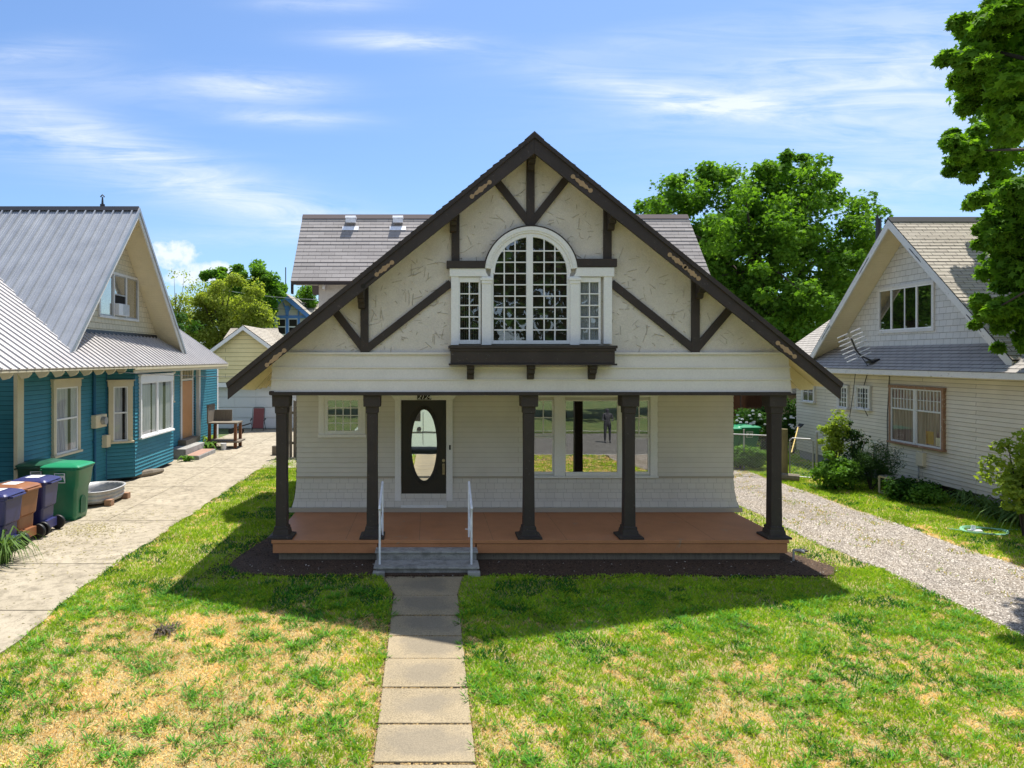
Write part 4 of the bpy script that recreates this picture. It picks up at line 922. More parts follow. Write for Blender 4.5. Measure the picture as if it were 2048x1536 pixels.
while y < 17.8:
    mb = MB(); mb.prism([(EX-.035, y, EZ-.055), (EX-.5, y, skz(EX-.5)-.055), (EX-.5, y, skz(EX-.5)-.13), (EX-.21, y, EZ-.20), (EX-.10, y, EZ-.17), (EX-.035, y, EZ-.10)][::-1], (0, .055, 0)); mb.build('rafter_tail', M['cream_old'], blue); y += .60
mb = MB(); mb.box(WX+.08, WX+.62, 17.9, 26.35, EZ-.06, EZ-.05); mb.box(EX-.06, EX-.03, 18.0, 26.35, EZ-.19, EZ-.10); mb.build('boxed_eave', M['cream_old'], blue)
# things fixed to the side wall
def wall_thing(name, box_pts, mat, lab, cat, bev=.008):
    mb = MB()
    for q in box_pts: mb.fbox(fB, *q)
    return tag(mb.build(name, M[mat], None, False, bev), lab, cat)
uc = DB(186); mb = MB(); mb.tube([fB(uc, .16, .05), fB(uc, 1.55, .05)], .032, 8); mb.tube([fB(uc-.03, 1.9, .05), fB(uc-.03, 3.05, .05)], .042, 8)
for z in (.5, 1.2, 2.3, 2.9): mb.fbox(fB, uc-.06, uc+.04, z, z+.03, .0, .05)
tag(mb.build('conduit_pipe', M['teal_dark']), 'blue painted pipe running up the teal wall through the meter box', 'pipe')
em = thing('electricity_meter', fB(uc, 1.7, 0), 'cream electricity meter box with round dials on the teal wall', 'meter')
mb = MB(); mb.fbox(fB, uc-.12, uc+.46, 1.56, 1.89, 0, .14); mb.build('case', M['cream'], em, False, .012)
mb = MB(); mb.tube([fB(uc+.2, 1.73, .14), fB(uc+.2, 1.73, .25)], .10, 16); mb.build('dial', M['steel'], em)
wall_thing('wall_box', [(DB(203), DB(211), 1.0, 1.32, 0, .14)], 'cream', 'small pale box low on the teal wall beside the bay', 'wall box')
# metal vent pipe on the ridge
vp = thing('vent_pipe', (X_(205, 20.6), 20.6, 6.6), 'dark vent pipe with thin finial behind the metal roof ridge', 'vent pipe')
mb = MB(); c = V3((X_(205, 20.6), 20.6, 0)); mb.tube([c+V3((0, 0, 6.2)), c+V3((0, 0, 7.98))], .07, 10); mb.build('pipe', M['darkmetal'], vp)
mb = MB(); mb.tube([c+V3((0, 0, 7.98)), c+V3((0, 0, 8.2))], [.035, .02], 6); mb.tube([c+V3((-.06, 0, 8.2)), c+V3((.0, 0, 8.27)), c+V3((.06, 0, 8.2))], .02, 5); mb.build('finial', M['darkmetal'], vp)
# concrete side steps
sd_ = thing('side_steps', (-7.6, 22.6, 0), 'two concrete side steps with reddish treads under the orange door', 'steps')
mb = MB(); mb.box(WX+.02, -7.9, 22.3, 24.2, -.02, .36); mb.box(-7.9, -7.42, 22.15, 23.9, -.02, .16); mb.build('tread_block', M['step'], sd_, False, .012)
mb = MB(); mb.box(-7.88, -7.44, 22.18, 23.87, .161, .168); mb.build('red_tread', paint('faded_red_concrete', (.33, .20, .15), .8, .15), sd_)
mb = MB(); mb.box(WX+.02, -8.2, 23.2, 24.6, .361, .54); mb.build('timber_tread', M['oldwood'], sd_)
# ------------------------------------------------------------ bins
def make_bin(name, col, lab, mark='label', H=1.02):
    b = thing(name, (0, 0, 0), lab, 'wheelie bin', 'wheeled bins beside the teal house')
    m_ = MT(name+'_plastic'); n = m_.noise(3, None, 5); m_.set(color=m_.ramp(n, [(.3, sc(col, .8)), (.7, sc(col, 1.15))]), rough=.38, spec=.5); m_ = m_.m
    def rr(x0, x1, hw, z, r=.05):
        pts = []
        for cx_, cy_, a0 in ((x1-r, hw-r, 0), (x0+r, hw-r, 90), (x0+r, -hw+r, 180), (x1-r, -hw+r, 270)):
            for k in range(4): a = R(a0+30*k); pts.append((cx_+r*math.cos(a), cy_+r*math.sin(a), z))
        return pts
    # +x is the hinge and wheel side
    mb = MB(); mb.loft([rr(-.25, .20, .22, .03), rr(-.27, .22, .225, .10), rr(-.29, .235, .235, .48), rr(-.30, .27, .25, .52), rr(-.33, .30, .285, H-.10), rr(-.345, .315, .30, H-.09), rr(-.345, .315, .30, H-.05)])
    mb.box(.14, .30, -.19, .19, .10, .26)
    mb.build('body', m_, b, False, .004, False)
    mb2 = MB(); mb2.loft([rr(-.36, .33, .31, H-.05, .06), rr(-.365, .335, .315, H-.02, .06), rr(-.33, .30, .28, H+.01, .06), rr(-.22, .2, .18, H+.045, .06)])
    mb2.build('lid', m_, b, False, .004, False)
    mb3 = MB(); mb3.tube([(.375, -.2, H-.05), (.375, .2, H-.05)], .018, 8); mb3.box(.31, .375, -.21, -.18, H-.07, H-.03); mb3.box(.31, .375, .18, .21, H-.07, H-.03); mb3.build('handle', m_, b, False, 0, False)
    for s in (-1, 1):
        w_ = MB(); n = 20
        rings = []
        for yy, rad in ((-.03, .10), (-.03, .125), (-.02, .135), (.02, .135), (.03, .125), (.03, .10), (.012, .085), (.012, .03), (.04, .03)):
            rings.append([(.27+rad*math.cos(2*math.pi*i/n), s*.285+yy*s, .137+rad*math.sin(2*math.pi*i/n)) for i in range(n)])
        w_.loft(rings); w_.build('wheel', M['black'], b, True, 0, False)
    lb = MB()
    if mark == 'label': lb.prism([(-.14, -.13, H+.0465), (.12, -.13, H+.0465), (.12, .13, H+.0465), (-.14, .13, H+.0465)], (0, 0, .002)); lb.build('label', M['white_door'], b, False, 0, False)
    return b
bA = make_bin('wheelie_bin', (.026, .03, .12), 'navy blue wheeled bin nearest the spiky plant, first of the row')
bO = make_bin('wheelie_bin', (.25, .10, .042), 'rust orange wheeled bin between the two navy bins')
bB = dup(bA, (0, 0, 0), 0, 'navy blue wheeled bin between the orange bin and the green bin')
for b_, x, y, rz in ((bA, -7.34, 11.62, 2), (bO, -7.42, 12.24, -3), (bB, -7.42, 12.93, 3)):
    b_.location = (x, y, .03); b_.rotation_euler = (0, 0, R(rz))
def make_green(lab, col):
    b = thing('wheelie_bin', (0, 0, 0), lab, 'wheelie bin', 'wheeled bins beside the teal house')
    m_ = MT('green_plastic'); n = m_.noise(3, None, 5); m_.set(color=m_.ramp(n, [(.3, sc(col, .8)), (.7, sc(col, 1.15))]), rough=.35, spec=.5)
    def rr(x0, x1, hw, z, r=.06):
        pts = []
        for cx_, cy_, a0 in ((x1-r, hw-r, 0), (x0+r, hw-r, 90), (x0+r, -hw+r, 180), (x1-r, -hw+r, 270)):
            for k in range(4): a = R(a0+30*k); pts.append((cx_+r*math.cos(a), cy_+r*math.sin(a), z))
        return pts
    mb = MB(); mb.loft([rr(-.32, .25, .26, .0), rr(-.34, .27, .27, .1), rr(-.36, .29, .285, .62), rr(-.37, .33, .30, .72), rr(-.39, .36, .325, 1.02), rr(-.40, .37, .335, 1.03), rr(-.40, .37, .335, 1.07)])
    mb.build('body', m_.m, b, True, 0, False)
    mb = MB(); mb.prism([(.285, -.10, .12), (.285, .10, .12), (.292, .10, .40), (.292, .05, .47), (.292, -.05, .47), (.292, -.10, .40)], (.012, 0, 0)); mb.build('grip_pocket', plain('deep_green', sc(col, .45), .5), b, False, 0, False)
    lm = MT('green_lid'); lm.set(color=sc(col, 1.5), rough=.32)
    mb = MB(); mb.loft([rr(-.42, .39, .35, 1.07), rr(-.425, .395, .355, 1.10), rr(-.38, .35, .31, 1.13), rr(-.2, .2, .2, 1.17)]); mb.build('lid', lm.m, b, False, .004, False)
    mb = MB(); mb.tube([(-.45, -.25, 1.02), (-.45, .25, 1.02)], .02, 8); mb.build('handle', m_.m, b, False, 0, False)
    for s in (-1, 1):
        w_ = MB(); n = 16; w_.loft([[(-.33+r_*math.cos(2*math.pi*i/n), s*.29+yy*s, .13+r_*math.sin(2*math.pi*i/n)) for i in range(n)] for yy, r_ in ((-.03, .1), (-.03, .13), (.03, .13), (.03, .1))]); w_.build('wheel', M['black'], b, False, 0, False)
    # white emblem panel: a small house-like peak over wavy bars, on the side facing the street
    mb = MB(); y = -.327; mb.prism([(-.12, y, .78), (.10, y+.0, .78), (.10, y-.012, .98), (-.12, y-.012, .98)], (0, -.003, 0)); pl = mb.build('emblem_panel', M['white_door'], b, False, 0, False)
    mb = MB(); mb.prism([(-.11, y-.0045, .80), (-.02, y-.012, .92), (.02, y-.010, .87), (.05, y-.012, .90), (.09, y-.0045, .80)], (0, -.003, 0)); mb.box(-.10, .08, y-.018, y-.0145, .935, .965); mb.build('emblem', m_.m, pl, False, 0, False)
    return b
gA = make_green('bright green wheeled bin with a white emblem panel, next to the metal tub', (.012, .16, .075))
gA.location = (-7.42, 14.12, .03)
gB = make_green('dark green wheeled bin tucked against the teal wall behind the bright green one', (.012, .06, .035)); gB.location = (-8.08, 14.35, .03); gB.rotation_euler = (0, 0, R(8))
# stock tank
tb = thing('stock_tank', (-7.65, 15.75, .03), 'shallow grey oval metal tub resting on wood blocks', 'tub')
mb = MB()
def oval(a, b, z, n=36): return [(tb.location.x+a*math.copysign(abs(math.cos(2*math.pi*i/n))**.8, math.cos(2*math.pi*i/n)), tb.location.y+b*math.copysign(abs(math.sin(2*math.pi*i/n))**.8, math.sin(2*math.pi*i/n)), z) for i in range(n)]
mb.loft([oval(.52, .68, .10), oval(.53, .69, .14), oval(.55, .71, .16), oval(.53, .69, .185), oval(.53, .69, .23), oval(.55, .71, .25), oval(.53, .69, .275), oval(.54, .70, .34), oval(.57, .73, .35), oval(.57, .73, .37), oval(.52, .68, .365), oval(.50, .66, .2), oval(.50, .66, .14)])
mb.build('tub', M['steel'], tb, True)
for x, y in ((-7.12, 15.3), (-7.10, 16.1), (-8.05, 15.3)):
    mb = MB(); mb.box(x-.09, x+.06, y-.08, y+.08, .03, .17); tag(mb.build('wood_block', M['peel']), {(-7.12, 15.3): 'brown wood block under the near edge of the metal tub', (-7.10, 16.1): 'brown wood block under the far edge of the metal tub'}.get((x, y), 'brown wood block under the wall side of the metal tub'), 'wood block', 'wood blocks under the tub')
mb = MB(); mb.tube([(-8.15, 18.7, .10), (-7.8, 19.2, .12), (-7.65, 19.7, .10)], [.09, .11, .06], 9); tag(mb.build('rotten_log', M['oldwood']), 'brown rotten log lying in the shade under the bay', 'log')
# workbench
wb = thing('workbench', (-7.45, 25.6, .03), 'weathered wooden potting bench standing on the drive by the teal wall', 'bench')
x0, x1, y0, y1 = -8.05, -6.95, 24.9, 25.7
mb = MB()
for k in range(4): mb.box(x0, x1, y0+k*.2, y0+k*.2+.19, .93, .98)
mb.build('bench_top', M['oldwood'], wb)
for x in (x0+.03, x1-.12):
    for y in (y0+.03, y1-.12): mb = MB(); mb.hexa([(x-.02, y, .03), (x+.09, y, .03), (x+.09, y+.09, .03), (x-.02, y+.09, .03), (x, y, .93), (x+.09, y, .93), (x+.09, y+.09, .93), (x, y+.09, .93)]); mb.build('leg', M['fence_wood'], wb)
mb = MB(); mb.box(x0-.03, x1+.08, y0-.05, y1+.05, .25, .31); mb.build('lower_shelf', M['oldwood'], wb)
mb = MB(); mb.box(x0, x0+.05, y0, y1, .98, 1.52); mb.box(x0, x0+.7, y1-.05, y1, .98, 1.4)
for k in range(6): mb.box(x0-.02, x0+.07, y0+.03+k*.13, y0+.1+k*.13, 1.52, 1.62)
mb.build('back_rack', M['oldwood'], wb)
mb = MB(); q = V3((-7.35, 24.6, .03)); mb.tube([q, q+V3((0, 0, .24))], [.09, .11], 12); tag(mb.build('white_pot', M['white_door']), 'small white pot on the drive before the potting bench', 'pot')
# recliner
rc = thing('folding_recliner', P(516, 862, 31), 'dark red folding garden recliner leaning upright at the garage door', 'chair')
c = P(516, 860, 31.0); c.z = .03; mb = MB(); mb.prism([c+V3((-.24, -.05, .12)), c+V3((.24, -.05, .12)), c+V3((.24, .2, 1.02)), c+V3((-.24, .2, 1.02))], (0, .03, 0)); mb.build('seat_fabric', paint('faded_red_fabric', (.19, .06, .06), .8), rc)
mb = MB(); mb.tube([c+V3((-.27, -.06, .0)), c+V3((-.27, .18, 1.0)), c+V3((-.2, .2, 1.06)), c+V3((.2, .2, 1.06)), c+V3((.27, .18, 1.0)), c+V3((.27, -.06, 0))], .014, 6); mb.build('frame', M['darkmetal'], rc)
for s in (-1, 1): mb = MB(); mb.bar(c+V3((s*.31, -.12, .48)), c+V3((s*.31, .16, .56)), .05, .03); mb.tube([c+V3((s*.31, -.1, .47)), c+V3((s*.30, .25, .02))], .012, 6); mb.build('armrest', M['black'], rc)
dl = thing('hand_dolly', P(478, 860, 29.8), 'black low wheeled cart lying by the garage door', 'cart'); c = P(476, 862, 29.8); c.z = .03
mb = MB(); mb.bar(c+V3((-.4, 0, .18)), c+V3((.45, .1, .42)), .06, .05); mb.bar(c+V3((-.4, .3, .18)), c+V3((.45, .4, .42)), .06, .05); mb.bar(c+V3((-.1, 0, .25)), c+V3((-.1, .35, .28)), .05, .05); mb.build('frame', M['black'], dl)
for dx in (-.3, .15): mb = MB(); mb.tube([c+V3((dx, -.04, .12)), c+V3((dx, .03, .12))], .12, 14); mb.build('wheel', M['black'], dl)
# ================================================================== GARAGE, far house
gar = thing('garage', (-8.55, 31.9, 0), 'pale yellow gabled garage with white sectional door at the end of the drive', 'garage')
GY = 31.9; gz = 2.0; ax, az = -8.55, 4.86; gh = 3.9; gs = (az-gz)/gh
mb = MB(); courses(mb, [(ax-gh+.1, GY, gz), (ax+gh-.1, GY, gz), (ax, GY, az-.09)], .20, .02); mb.build('gable_wall', M['garage_siding'], gar)
mb = MB(); mb.box(ax-gh+.25, ax-3.45, GY, GY+7, 0, gz); mb.box(ax+3.45, ax+gh-.25, GY, GY+7, 0, gz); mb.box(ax-3.45, ax+3.45, GY+6.8, GY+7, 0, gz); mb.build('wall', M['garage_siding'], gar)
mb = MB(); mb.box(ax-gh, ax+gh, GY-.14, GY-.02, gz-.02, gz+.18); mb.build('header_trim', M['trim'], gar)
mb = MB(); gdz = 0.03
for k in range(4):
    z0 = gdz+k*(gz-.03)/4; z1 = z0+(gz-.03)/4-.012
    for j in range(7): u0 = ax-3.44+j*.984; mb.box(u0+.03, u0+.955, GY+.16, GY+.19, z0+.03, z1-.03)
    mb.box(ax-3.44, ax+3.44, GY+.175, GY+.22, z0, z1)
mb.build('garage_door', M['white_door'], gar)
for s in (-1, 1):
    e = V3((ax+s*(gh+.05), 0, gz-.04)); mb = MB(); a = [(e.x, GY-.3, e.z), (ax, GY-.3, az), (ax, GY+7, az), (e.x, GY+7, e.z)]
    a = [(e.x, GY+7, e.z), (e.x, GY-.3, e.z), (ax, GY-.3, az), (ax, GY+7, az)]
    if s > 0: a = [a[1], a[0], a[3], a[2]]
    courses(mb, a, .14, .015); mb.prism(a, (0, 0, -.04)); mb.build('roof', M['shingle_old'], gar)
    mb = MB(); q = [(e.x, GY-.32, e.z-.03), (ax, GY-.32, az-.03), (ax, GY-.32, az-.22), (e.x, GY-.32, e.z-.22)]; mb.prism(q if s < 0 else q[::-1], (0, .04, 0)); mb.build('rake_board', M['trim'], gar)
mb = MB(); a = [(-10.5, 34.2, 3.9), (X_(571, 35.0), 34.2, 3.9), (X_(556, 36.4), 36.4, 4.92), (-10.5, 36.4, 4.92)]; courses(mb, a, .15, .015); mb.prism(a, (0, .05, -.04)); mb.build('wing_roof', M['shingle_old'], gar)
mb = MB(); mb.box(-10.4, -7.3, 34.3, 38, 0, 3.9); mb.build('wing_wall', M['garage_siding'], gar)
# distant blue-trimmed house
FD = 60; fh = thing('blue_trim_house', (X_(572, FD), FD, 0), 'distant white house with bright blue half-timber trim and paired windows', 'house')
def Q(px, py, D=FD): return P(px, py, D)
def fpoly(mb, pts, y0, y1, D=FD): mb.prism([(X_(x, D), y0, Z_(y, D)) for x, y in pts][::-1], (0, y1-y0, 0))
mb = MB(); fpoly(mb, [(532, 719), (532, 632), (572, 592), (618, 636), (618, 719)], FD, FD+.3); 
mb.box(X_(532, FD), X_(618, FD), FD, FD+6, 0, 3.2); mb.build('wall', M['stucco'], fh)
for s in (-1, 1):
    mb = MB(); ex = 524 if s < 0 else 630; ey = 628 if s < 0 else 638
    fpoly(mb, [(572, 587), (ex, ey), (ex, ey+10), (572, 599)], FD-.45, FD-.35); mb.build('rake_board', M['blue_trim'], fh)
    mb = MB(); e = Q(ex, ey); a = Q(572, 587); q = [(e.x, FD+6, e.z), (e.x, FD-.5, e.z), (a.x, FD-.5, a.z), (a.x, FD+6, a.z)]
    if s > 0: q = [q[1], q[0], q[3], q[2]]
    courses(mb, q, .3, .02); mb.build('roof', M['shingle_old'], fh)
mb = MB()
for q in ([(534, 631), (618, 631), (618, 636.5), (534, 636.5)], [(549, 636), (554.5, 636), (554.5, 690), (549, 690)], [(572, 636), (577.5, 636), (577.5, 690), (572, 690)], [(595.5, 636), (600, 636), (600, 690), (595.5, 690)],
          [(549, 618), (552, 618), (552, 632), (549, 632)], [(596, 618), (599, 618), (599, 632), (596, 632)], [(570, 612), (579, 612), (577, 632), (572, 632)]): fpoly(mb, q, FD-.12, FD)
for x0, x1 in ((572, 566), (577, 584)): fpoly(mb, [(x0, 622), (x0+2, 622), (x1+2, 606), (x1, 606)], FD-.11, FD)
mb.build('half_timber', M['blue_trim'], fh)
for x0, x1 in ((554.5, 572), (577.5, 595.5)):
    mb = MB(); fpoly(mb, [(x0, 637), (x1, 637), (x1, 670), (x0, 670)], FD-.08, FD); wn = mb.build('window', M['trim'], fh)
    mb = MB(); fpoly(mb, [(x0+1.3, 639), (x1-1.3, 639), (x1-1.3, 652.5), (x0+1.3, 652.5)], FD-.1, FD-.085); fpoly(mb, [(x0+1.3, 655), (x1-1.3, 655), (x1-1.3, 668), (x0+1.3, 668)], FD-.1, FD-.085); mb.build('pane', M['interior'], wn)
mb = MB(); a = [(X_(500, 62), 61.5, Z_(640, 61.5)), (X_(645, 62), 61.5, Z_(640, 61.5)), (X_(645, 65), 65, Z_(605, 65)), (X_(500, 65), 65, Z_(605, 65))]; courses(mb, a, .3, .02); mb.prism(a, (0, .2, -.2)); mb.build('rear_roof', M['shingle_old'], fh)
mb = MB(); mb.box(X_(560, 62), X_(568, 62)+.1, 61.8, 62.5, 8, Z_(574, 62)); mb.box(X_(567, 61), X_(573, 61), 60.6, 61, 8.5, Z_(579, 61)); mb.build('chimney', paint('red_brick_chimney', (.22, .09, .06), .9), fh)
mb = MB(); c = Q(569, 590); mb.tube([(c.x, FD+.5, c.z), (c.x, FD+.5, Z_(533, FD))], .045, 6); tag(mb.build('roof_mast', M['darkmetal']), 'thin metal mast rising from the distant blue-trimmed gable', 'mast')
# cables
def cable(name, a, b, sag, r, lab, mat='darkmetal'):
    mb = MB(); a, b = V3(a), V3(b); n = 18
    mb.tube([a.lerp(b, i/n)-V3((0, 0, sag*4*(i/n)*(1-i/n))) for i in range(n+1)], r, 5); return tag(mb.build(name, M[mat]), lab, 'cable')
cable('overhead_cable', (-8.05, 17.2, 3.0), (-2.58, 21, 2.86), .12, .008, 'thin cable strung from the teal house eave across the driveway')
cable('overhead_cable', P(430, 577, 45), P(660, 600, 40), .15, .014, 'thin utility line crossing before the distant blue-trimmed gable', 'steel')
cable('overhead_cable', P(480, 612, 44), P(672, 618, 38), .1, .012, 'lower utility line crossing the far blue-trimmed roof')
# old timber gate fence left of the main house
fe = thing('old_board_fence', (-4.0, 22.8, 0), 'rough weathered board fence between the driveway and the main house', 'fence')
x = -4.75; random.seed(12)
while x < -2.6:
    w_ = random.uniform(.09, .15); h = random.uniform(1.75, 2.05); mb = MB(); l = random.uniform(-.02, .02)
    mb.hexa([(x, 22.8, 0), (x+w_, 22.8, 0), (x+w_, 22.84, 0), (x, 22.84, 0), (x+l, 22.8, h), (x+w_+l, 22.8, h-.05), (x+w_+l, 22.84, h-.05), (x+l, 22.84, h)]); mb.build('board', M['oldwood'], fe); x += w_+random.uniform(.01, .05)
mb = MB(); mb.tube([(-4.78, 22.72, 0), (-4.75, 22.72, 1.2), (-4.8, 22.7, 1.95)], [.08, .07, .06], 8); mb.build('post', M['oldwood'], fe)
mb = MB(); mb.bar((-4.7, 22.87, 1.5), (-2.6, 22.87, 1.55), .05, .09); mb.bar((-4.7, 22.87, .5), (-2.6, 22.87, .45), .05, .09); mb.build('rail', M['oldwood'], fe)
mb = MB(); q = P(552, 910, 23.3); mb.box(q.x-.12, q.x+.12, 23.2, 23.45, 0, .35); tag(mb.build('chopping_block', M['oldwood'], None, False, .02), 'grey wood stump on the drive by the board fence', 'stump')
# ================================================================== RIGHT HOUSE
RX, REX, REZ, RSK = 12.3, 11.8, 3.06, .69
rh = thing('white_shingle_house', (RX, 17, 0), 'weathered off-white house with steep side gable and aged shingle roof beside the gravel drive', 'house')
def rsk(x): return REZ+RSK*(x-REX)
mb = MB(); courses(mb, [(RX, 22.75, .30), (RX, 9.5, .30), (RX, 9.5, 3.0), (RX, 22.75, 3.0)], .098, .012); courses(mb, [(RX, 22.75, .3), (RX+5, 22.75, .3), (RX+5, 22.75, 3), (RX, 22.75, 3)][::-1], .3, .01)
mb.build('wall', M['white_siding'], rh)
mb = MB(); mb.box(RX+.03, RX+4, 9.6, 15.9, -.05, .29); mb.box(RX+.03, RX+4, 16.9, 22.6, -.05, .29); mb.build('foundation', M['found'], rh)
mb = MB(); mb.box(RX+.3, RX+4, 15.9, 16.9, -.05, .29); mb.build('crawl_opening', M['interior'], rh)
mb = MB(); mb.box(REX-.02, REX+.03, 9.5, 24.0, REZ-.16, REZ-.012); mb.build('eave_board', M['white_old'], rh, False, .004)
mb = MB(); mb.box(REX+.03, RX, 9.5, 24.0, REZ-.13, REZ-.115); mb.build('soffit', M['cream'], rh)
mb = MB(); courses(mb, [(REX-.03, 24.0, rsk(REX-.03)), (REX-.03, 9.5, rsk(REX-.03)), (17, 9.5, rsk(17)), (17, 24.0, rsk(17))], .14, .006, rough=.3); mb.build('skirt_roof', M['shingle_slate'], rh)
AD, AZ, GRX = 17.77, 6.97, 12.0; zf = 3.3; gsl = .975; df = (AZ-zf)/gsl
for s in (-1, 1):
    y = AD+s*df
    q = [(GRX, y, zf), (24, y, zf), (24, AD, AZ), (GRX, AD, AZ)]
    if s > 0: q = [q[1], q[0], q[3], q[2]]
    mb = MB(); courses(mb, q, .135, .009, rough=.5); mb.prism(q, (0, 0, -.03)); mb.build('main_roof', M['shingle_old'], rh)
    mb = MB(); e = V3((GRX-.01, y, zf)); a = V3((GRX-.01, AD, AZ)); pts = [e+V3((0, 0, -.02)), a+V3((0, 0, -.02)), a+V3((0, 0, -.25)), e+V3((0, 0, -.24))]
    mb.prism(pts[::-1] if s < 0 else pts, (.045, 0, 0)); rb_ = mb.build('rake_board', M['white_old'], rh, False, .004)
    # dark carved slots along the rake
    mb = MB()
    for f0 in (.26, .74):
        c0 = e.lerp(a, f0-.055)+V3((-.001, 0, -.15)); c1 = e.lerp(a, f0+.055)+V3((-.001, 0, -.15)); n_ = 14; d_ = (c1-c0)
        up = [c0+d_*(i/n_)+V3((0, 0, .010+.018*abs(math.sin(math.pi*2*i/n_)))) for i in range(n_+1)]; lo = [c0+d_*(i/n_)-V3((0, 0, .008)) for i in range(n_+1)][::-1]
        mb.prism(up+lo, (-.003, 0, 0))
    mb.build('carved_slot', M['darkmetal'], rb_)
    mb = MB(); q = [(GRX+.04, y, zf-.05), (GRX+.04, AD, AZ-.05), (12.72, AD, AZ-.05), (12.72, y, zf-.05)]
    courses(mb, [q[3], q[0], q[1], q[2]] if s < 0 else [q[0], q[3], q[2], q[1]], .09, .003, flip=True); mb.prism(q, (0, 0, .015)); mb.build('gable_soffit', M['cream'], rh)
mb = MB(); mb.prism([(GRX-.02, AD-.15, AZ-.11), (GRX-.02, AD, AZ+.045), (GRX-.02, AD+.15, AZ-.11), (GRX-.02, AD, AZ)], (12, 0, 0)); mb.build('ridge_cap', M['shingle_slate'], rh)
GX2 = 12.7; hb = 3.66; hwd = (AZ-.06-hb)/gsl
mb = MB(); courses(mb, [(GX2, AD+hwd, hb), (GX2, AD-hwd, hb), (GX2, AD, AZ-.06)], .155, .013); mb.build('gable_wall', M['white_shakes'], rh)
fR = frame((RX, 0, 0), (0, -1, 0), (-1, 0, 0)); fRG = frame((GX2, 0, 0), (0, -1, 0), (-1, 0, 0))
def DR(px, X=RX): return X*F/(px-VX)
u0, u1 = -DR(1762, GX2), -DR(1866, GX2); v0, v1 = 4.10, 5.22
mb = MB(); mb.fbox(fRG, u0-.08, u1+.08, v0-.08, v0, 0, .05); mb.fbox(fRG, u0-.08, u1+.08, v1, v1+.08, 0, .05); mb.fbox(fRG, u0-.08, u0, v0, v1, 0, .05); mb.fbox(fRG, u1, u1+.08, v0, v1, 0, .05); gw = mb.build('gable_window', M['white_old'], rh, False, .004)
mb = MB(); W_ = u1-u0
for f_ in (.24, .73): mb.fbox(fRG, u0+W_*f_-.02, u0+W_*f_+.02, v0, v1, .0, .045)
mb.fbox(fRG, u0+W_*.5-.012, u0+W_*.5+.012, v0, v1, .0, .035)
for q in ((u0, u1, v0, v0+.03), (u0, u1, v1-.03, v1)): mb.fbox(fRG, *q, 0, .04)
mb.build('sash', M['trim'], gw)
mb = MB(); mb.fbox(fRG, u0, u1, v0, v1, .02, .024); mb.build('pane', M['glass_porch'], gw); mb = MB(); mb.fbox(fRG, u0, u1, v0, v1, .0145, .016); mb.build('dark_room', M['interior_warm'], gw)
# lower windows
wn = fwin(rh, fR, -DR(1786), -DR(1888), 1.16, 2.56, .07, .07, 'peel', 'white_old', 1, .62, 'glass', 'curtain_brown', ((.03, .48), (.52, .97)), grid=(7, 2))
u0 = -DR(1786); mb = MB(); mb.fbox(fR, u0+1.25, u0+1.5, 1.24, 1.55, .039, .042); mb.build('sticker', plain('amber_glass_sticker', (.45, .22, .03), .4), wn); mb = MB(); mb.fbox(fR, u0+1.58, u0+1.74, 1.22, 1.42, .039, .0415); mb.build('note', M['cream'], wn)
fwin(rh, fR, -DR(1680.5), -DR(1697), 1.88, 2.47, .06, .07, 'white_old', 'trim', 0, False, 'glass', None, grid=(3, 4), sashw=.02)
fwin(rh, fR, -DR(1718), -DR(1740), 1.92, 2.50, .09, .07, 'white_old', 'trim', 0, False, 'glass', None, grid=(4, 4), sashw=.02)
fwin(rh, fR, -DR(1609), -DR(1630), 1.95, 2.55, .06, .07, 'white_old', 'trim', 0, False, 'glass', None, grid=(2, 2), sashw=.02)
ub = thing('utility_box', fR(-DR(1846), .85, 0), 'small grey utility box with a thin conduit on the off-white siding', 'utility box')
mb = MB(); u_ = -DR(1846); mb.fbox(fR, u_-.12, u_+.12, .66, 1.0, 0, .10); mb.build('case', M['cream'], ub, False, .01); mb = MB(); mb.tube([fR(u_-.1, .66, .04), fR(u_-.1, .1, .04)], .015, 6); mb.build('conduit', M['steel'], ub)
def wcable(pts, lab, r=.011):
    mb = MB(); mb.tube([fR(-DR(px), Z_(py, DR(px)), n_) for px, py, n_ in pts], r, 5); return tag(mb.build('wall_cable', M['black']), lab, 'cable')
wcable([(1781, 752, .03), (1779, 790, .03), (1777, 840, .035), (1777, 880, .03), (1776, 915, .03)], 'black cable dropping straight down the siding beside the large double window')
wcable([(1737, 750, .04), (1731, 775, .06), (1733, 812, .10), (1744, 832, .12)], 'loose black cable hanging over the small gridded window')
mb = MB(); mb.tube([P(1712, 715, 20.0), P(1711, 745, 19.4), P(1706, 790, 19.5), P(1699, 835, 19.6)], .009, 5); tag(mb.build('wall_cable', M['black']), 'thin cable falling from the roof antenna between the small windows', 'cable')
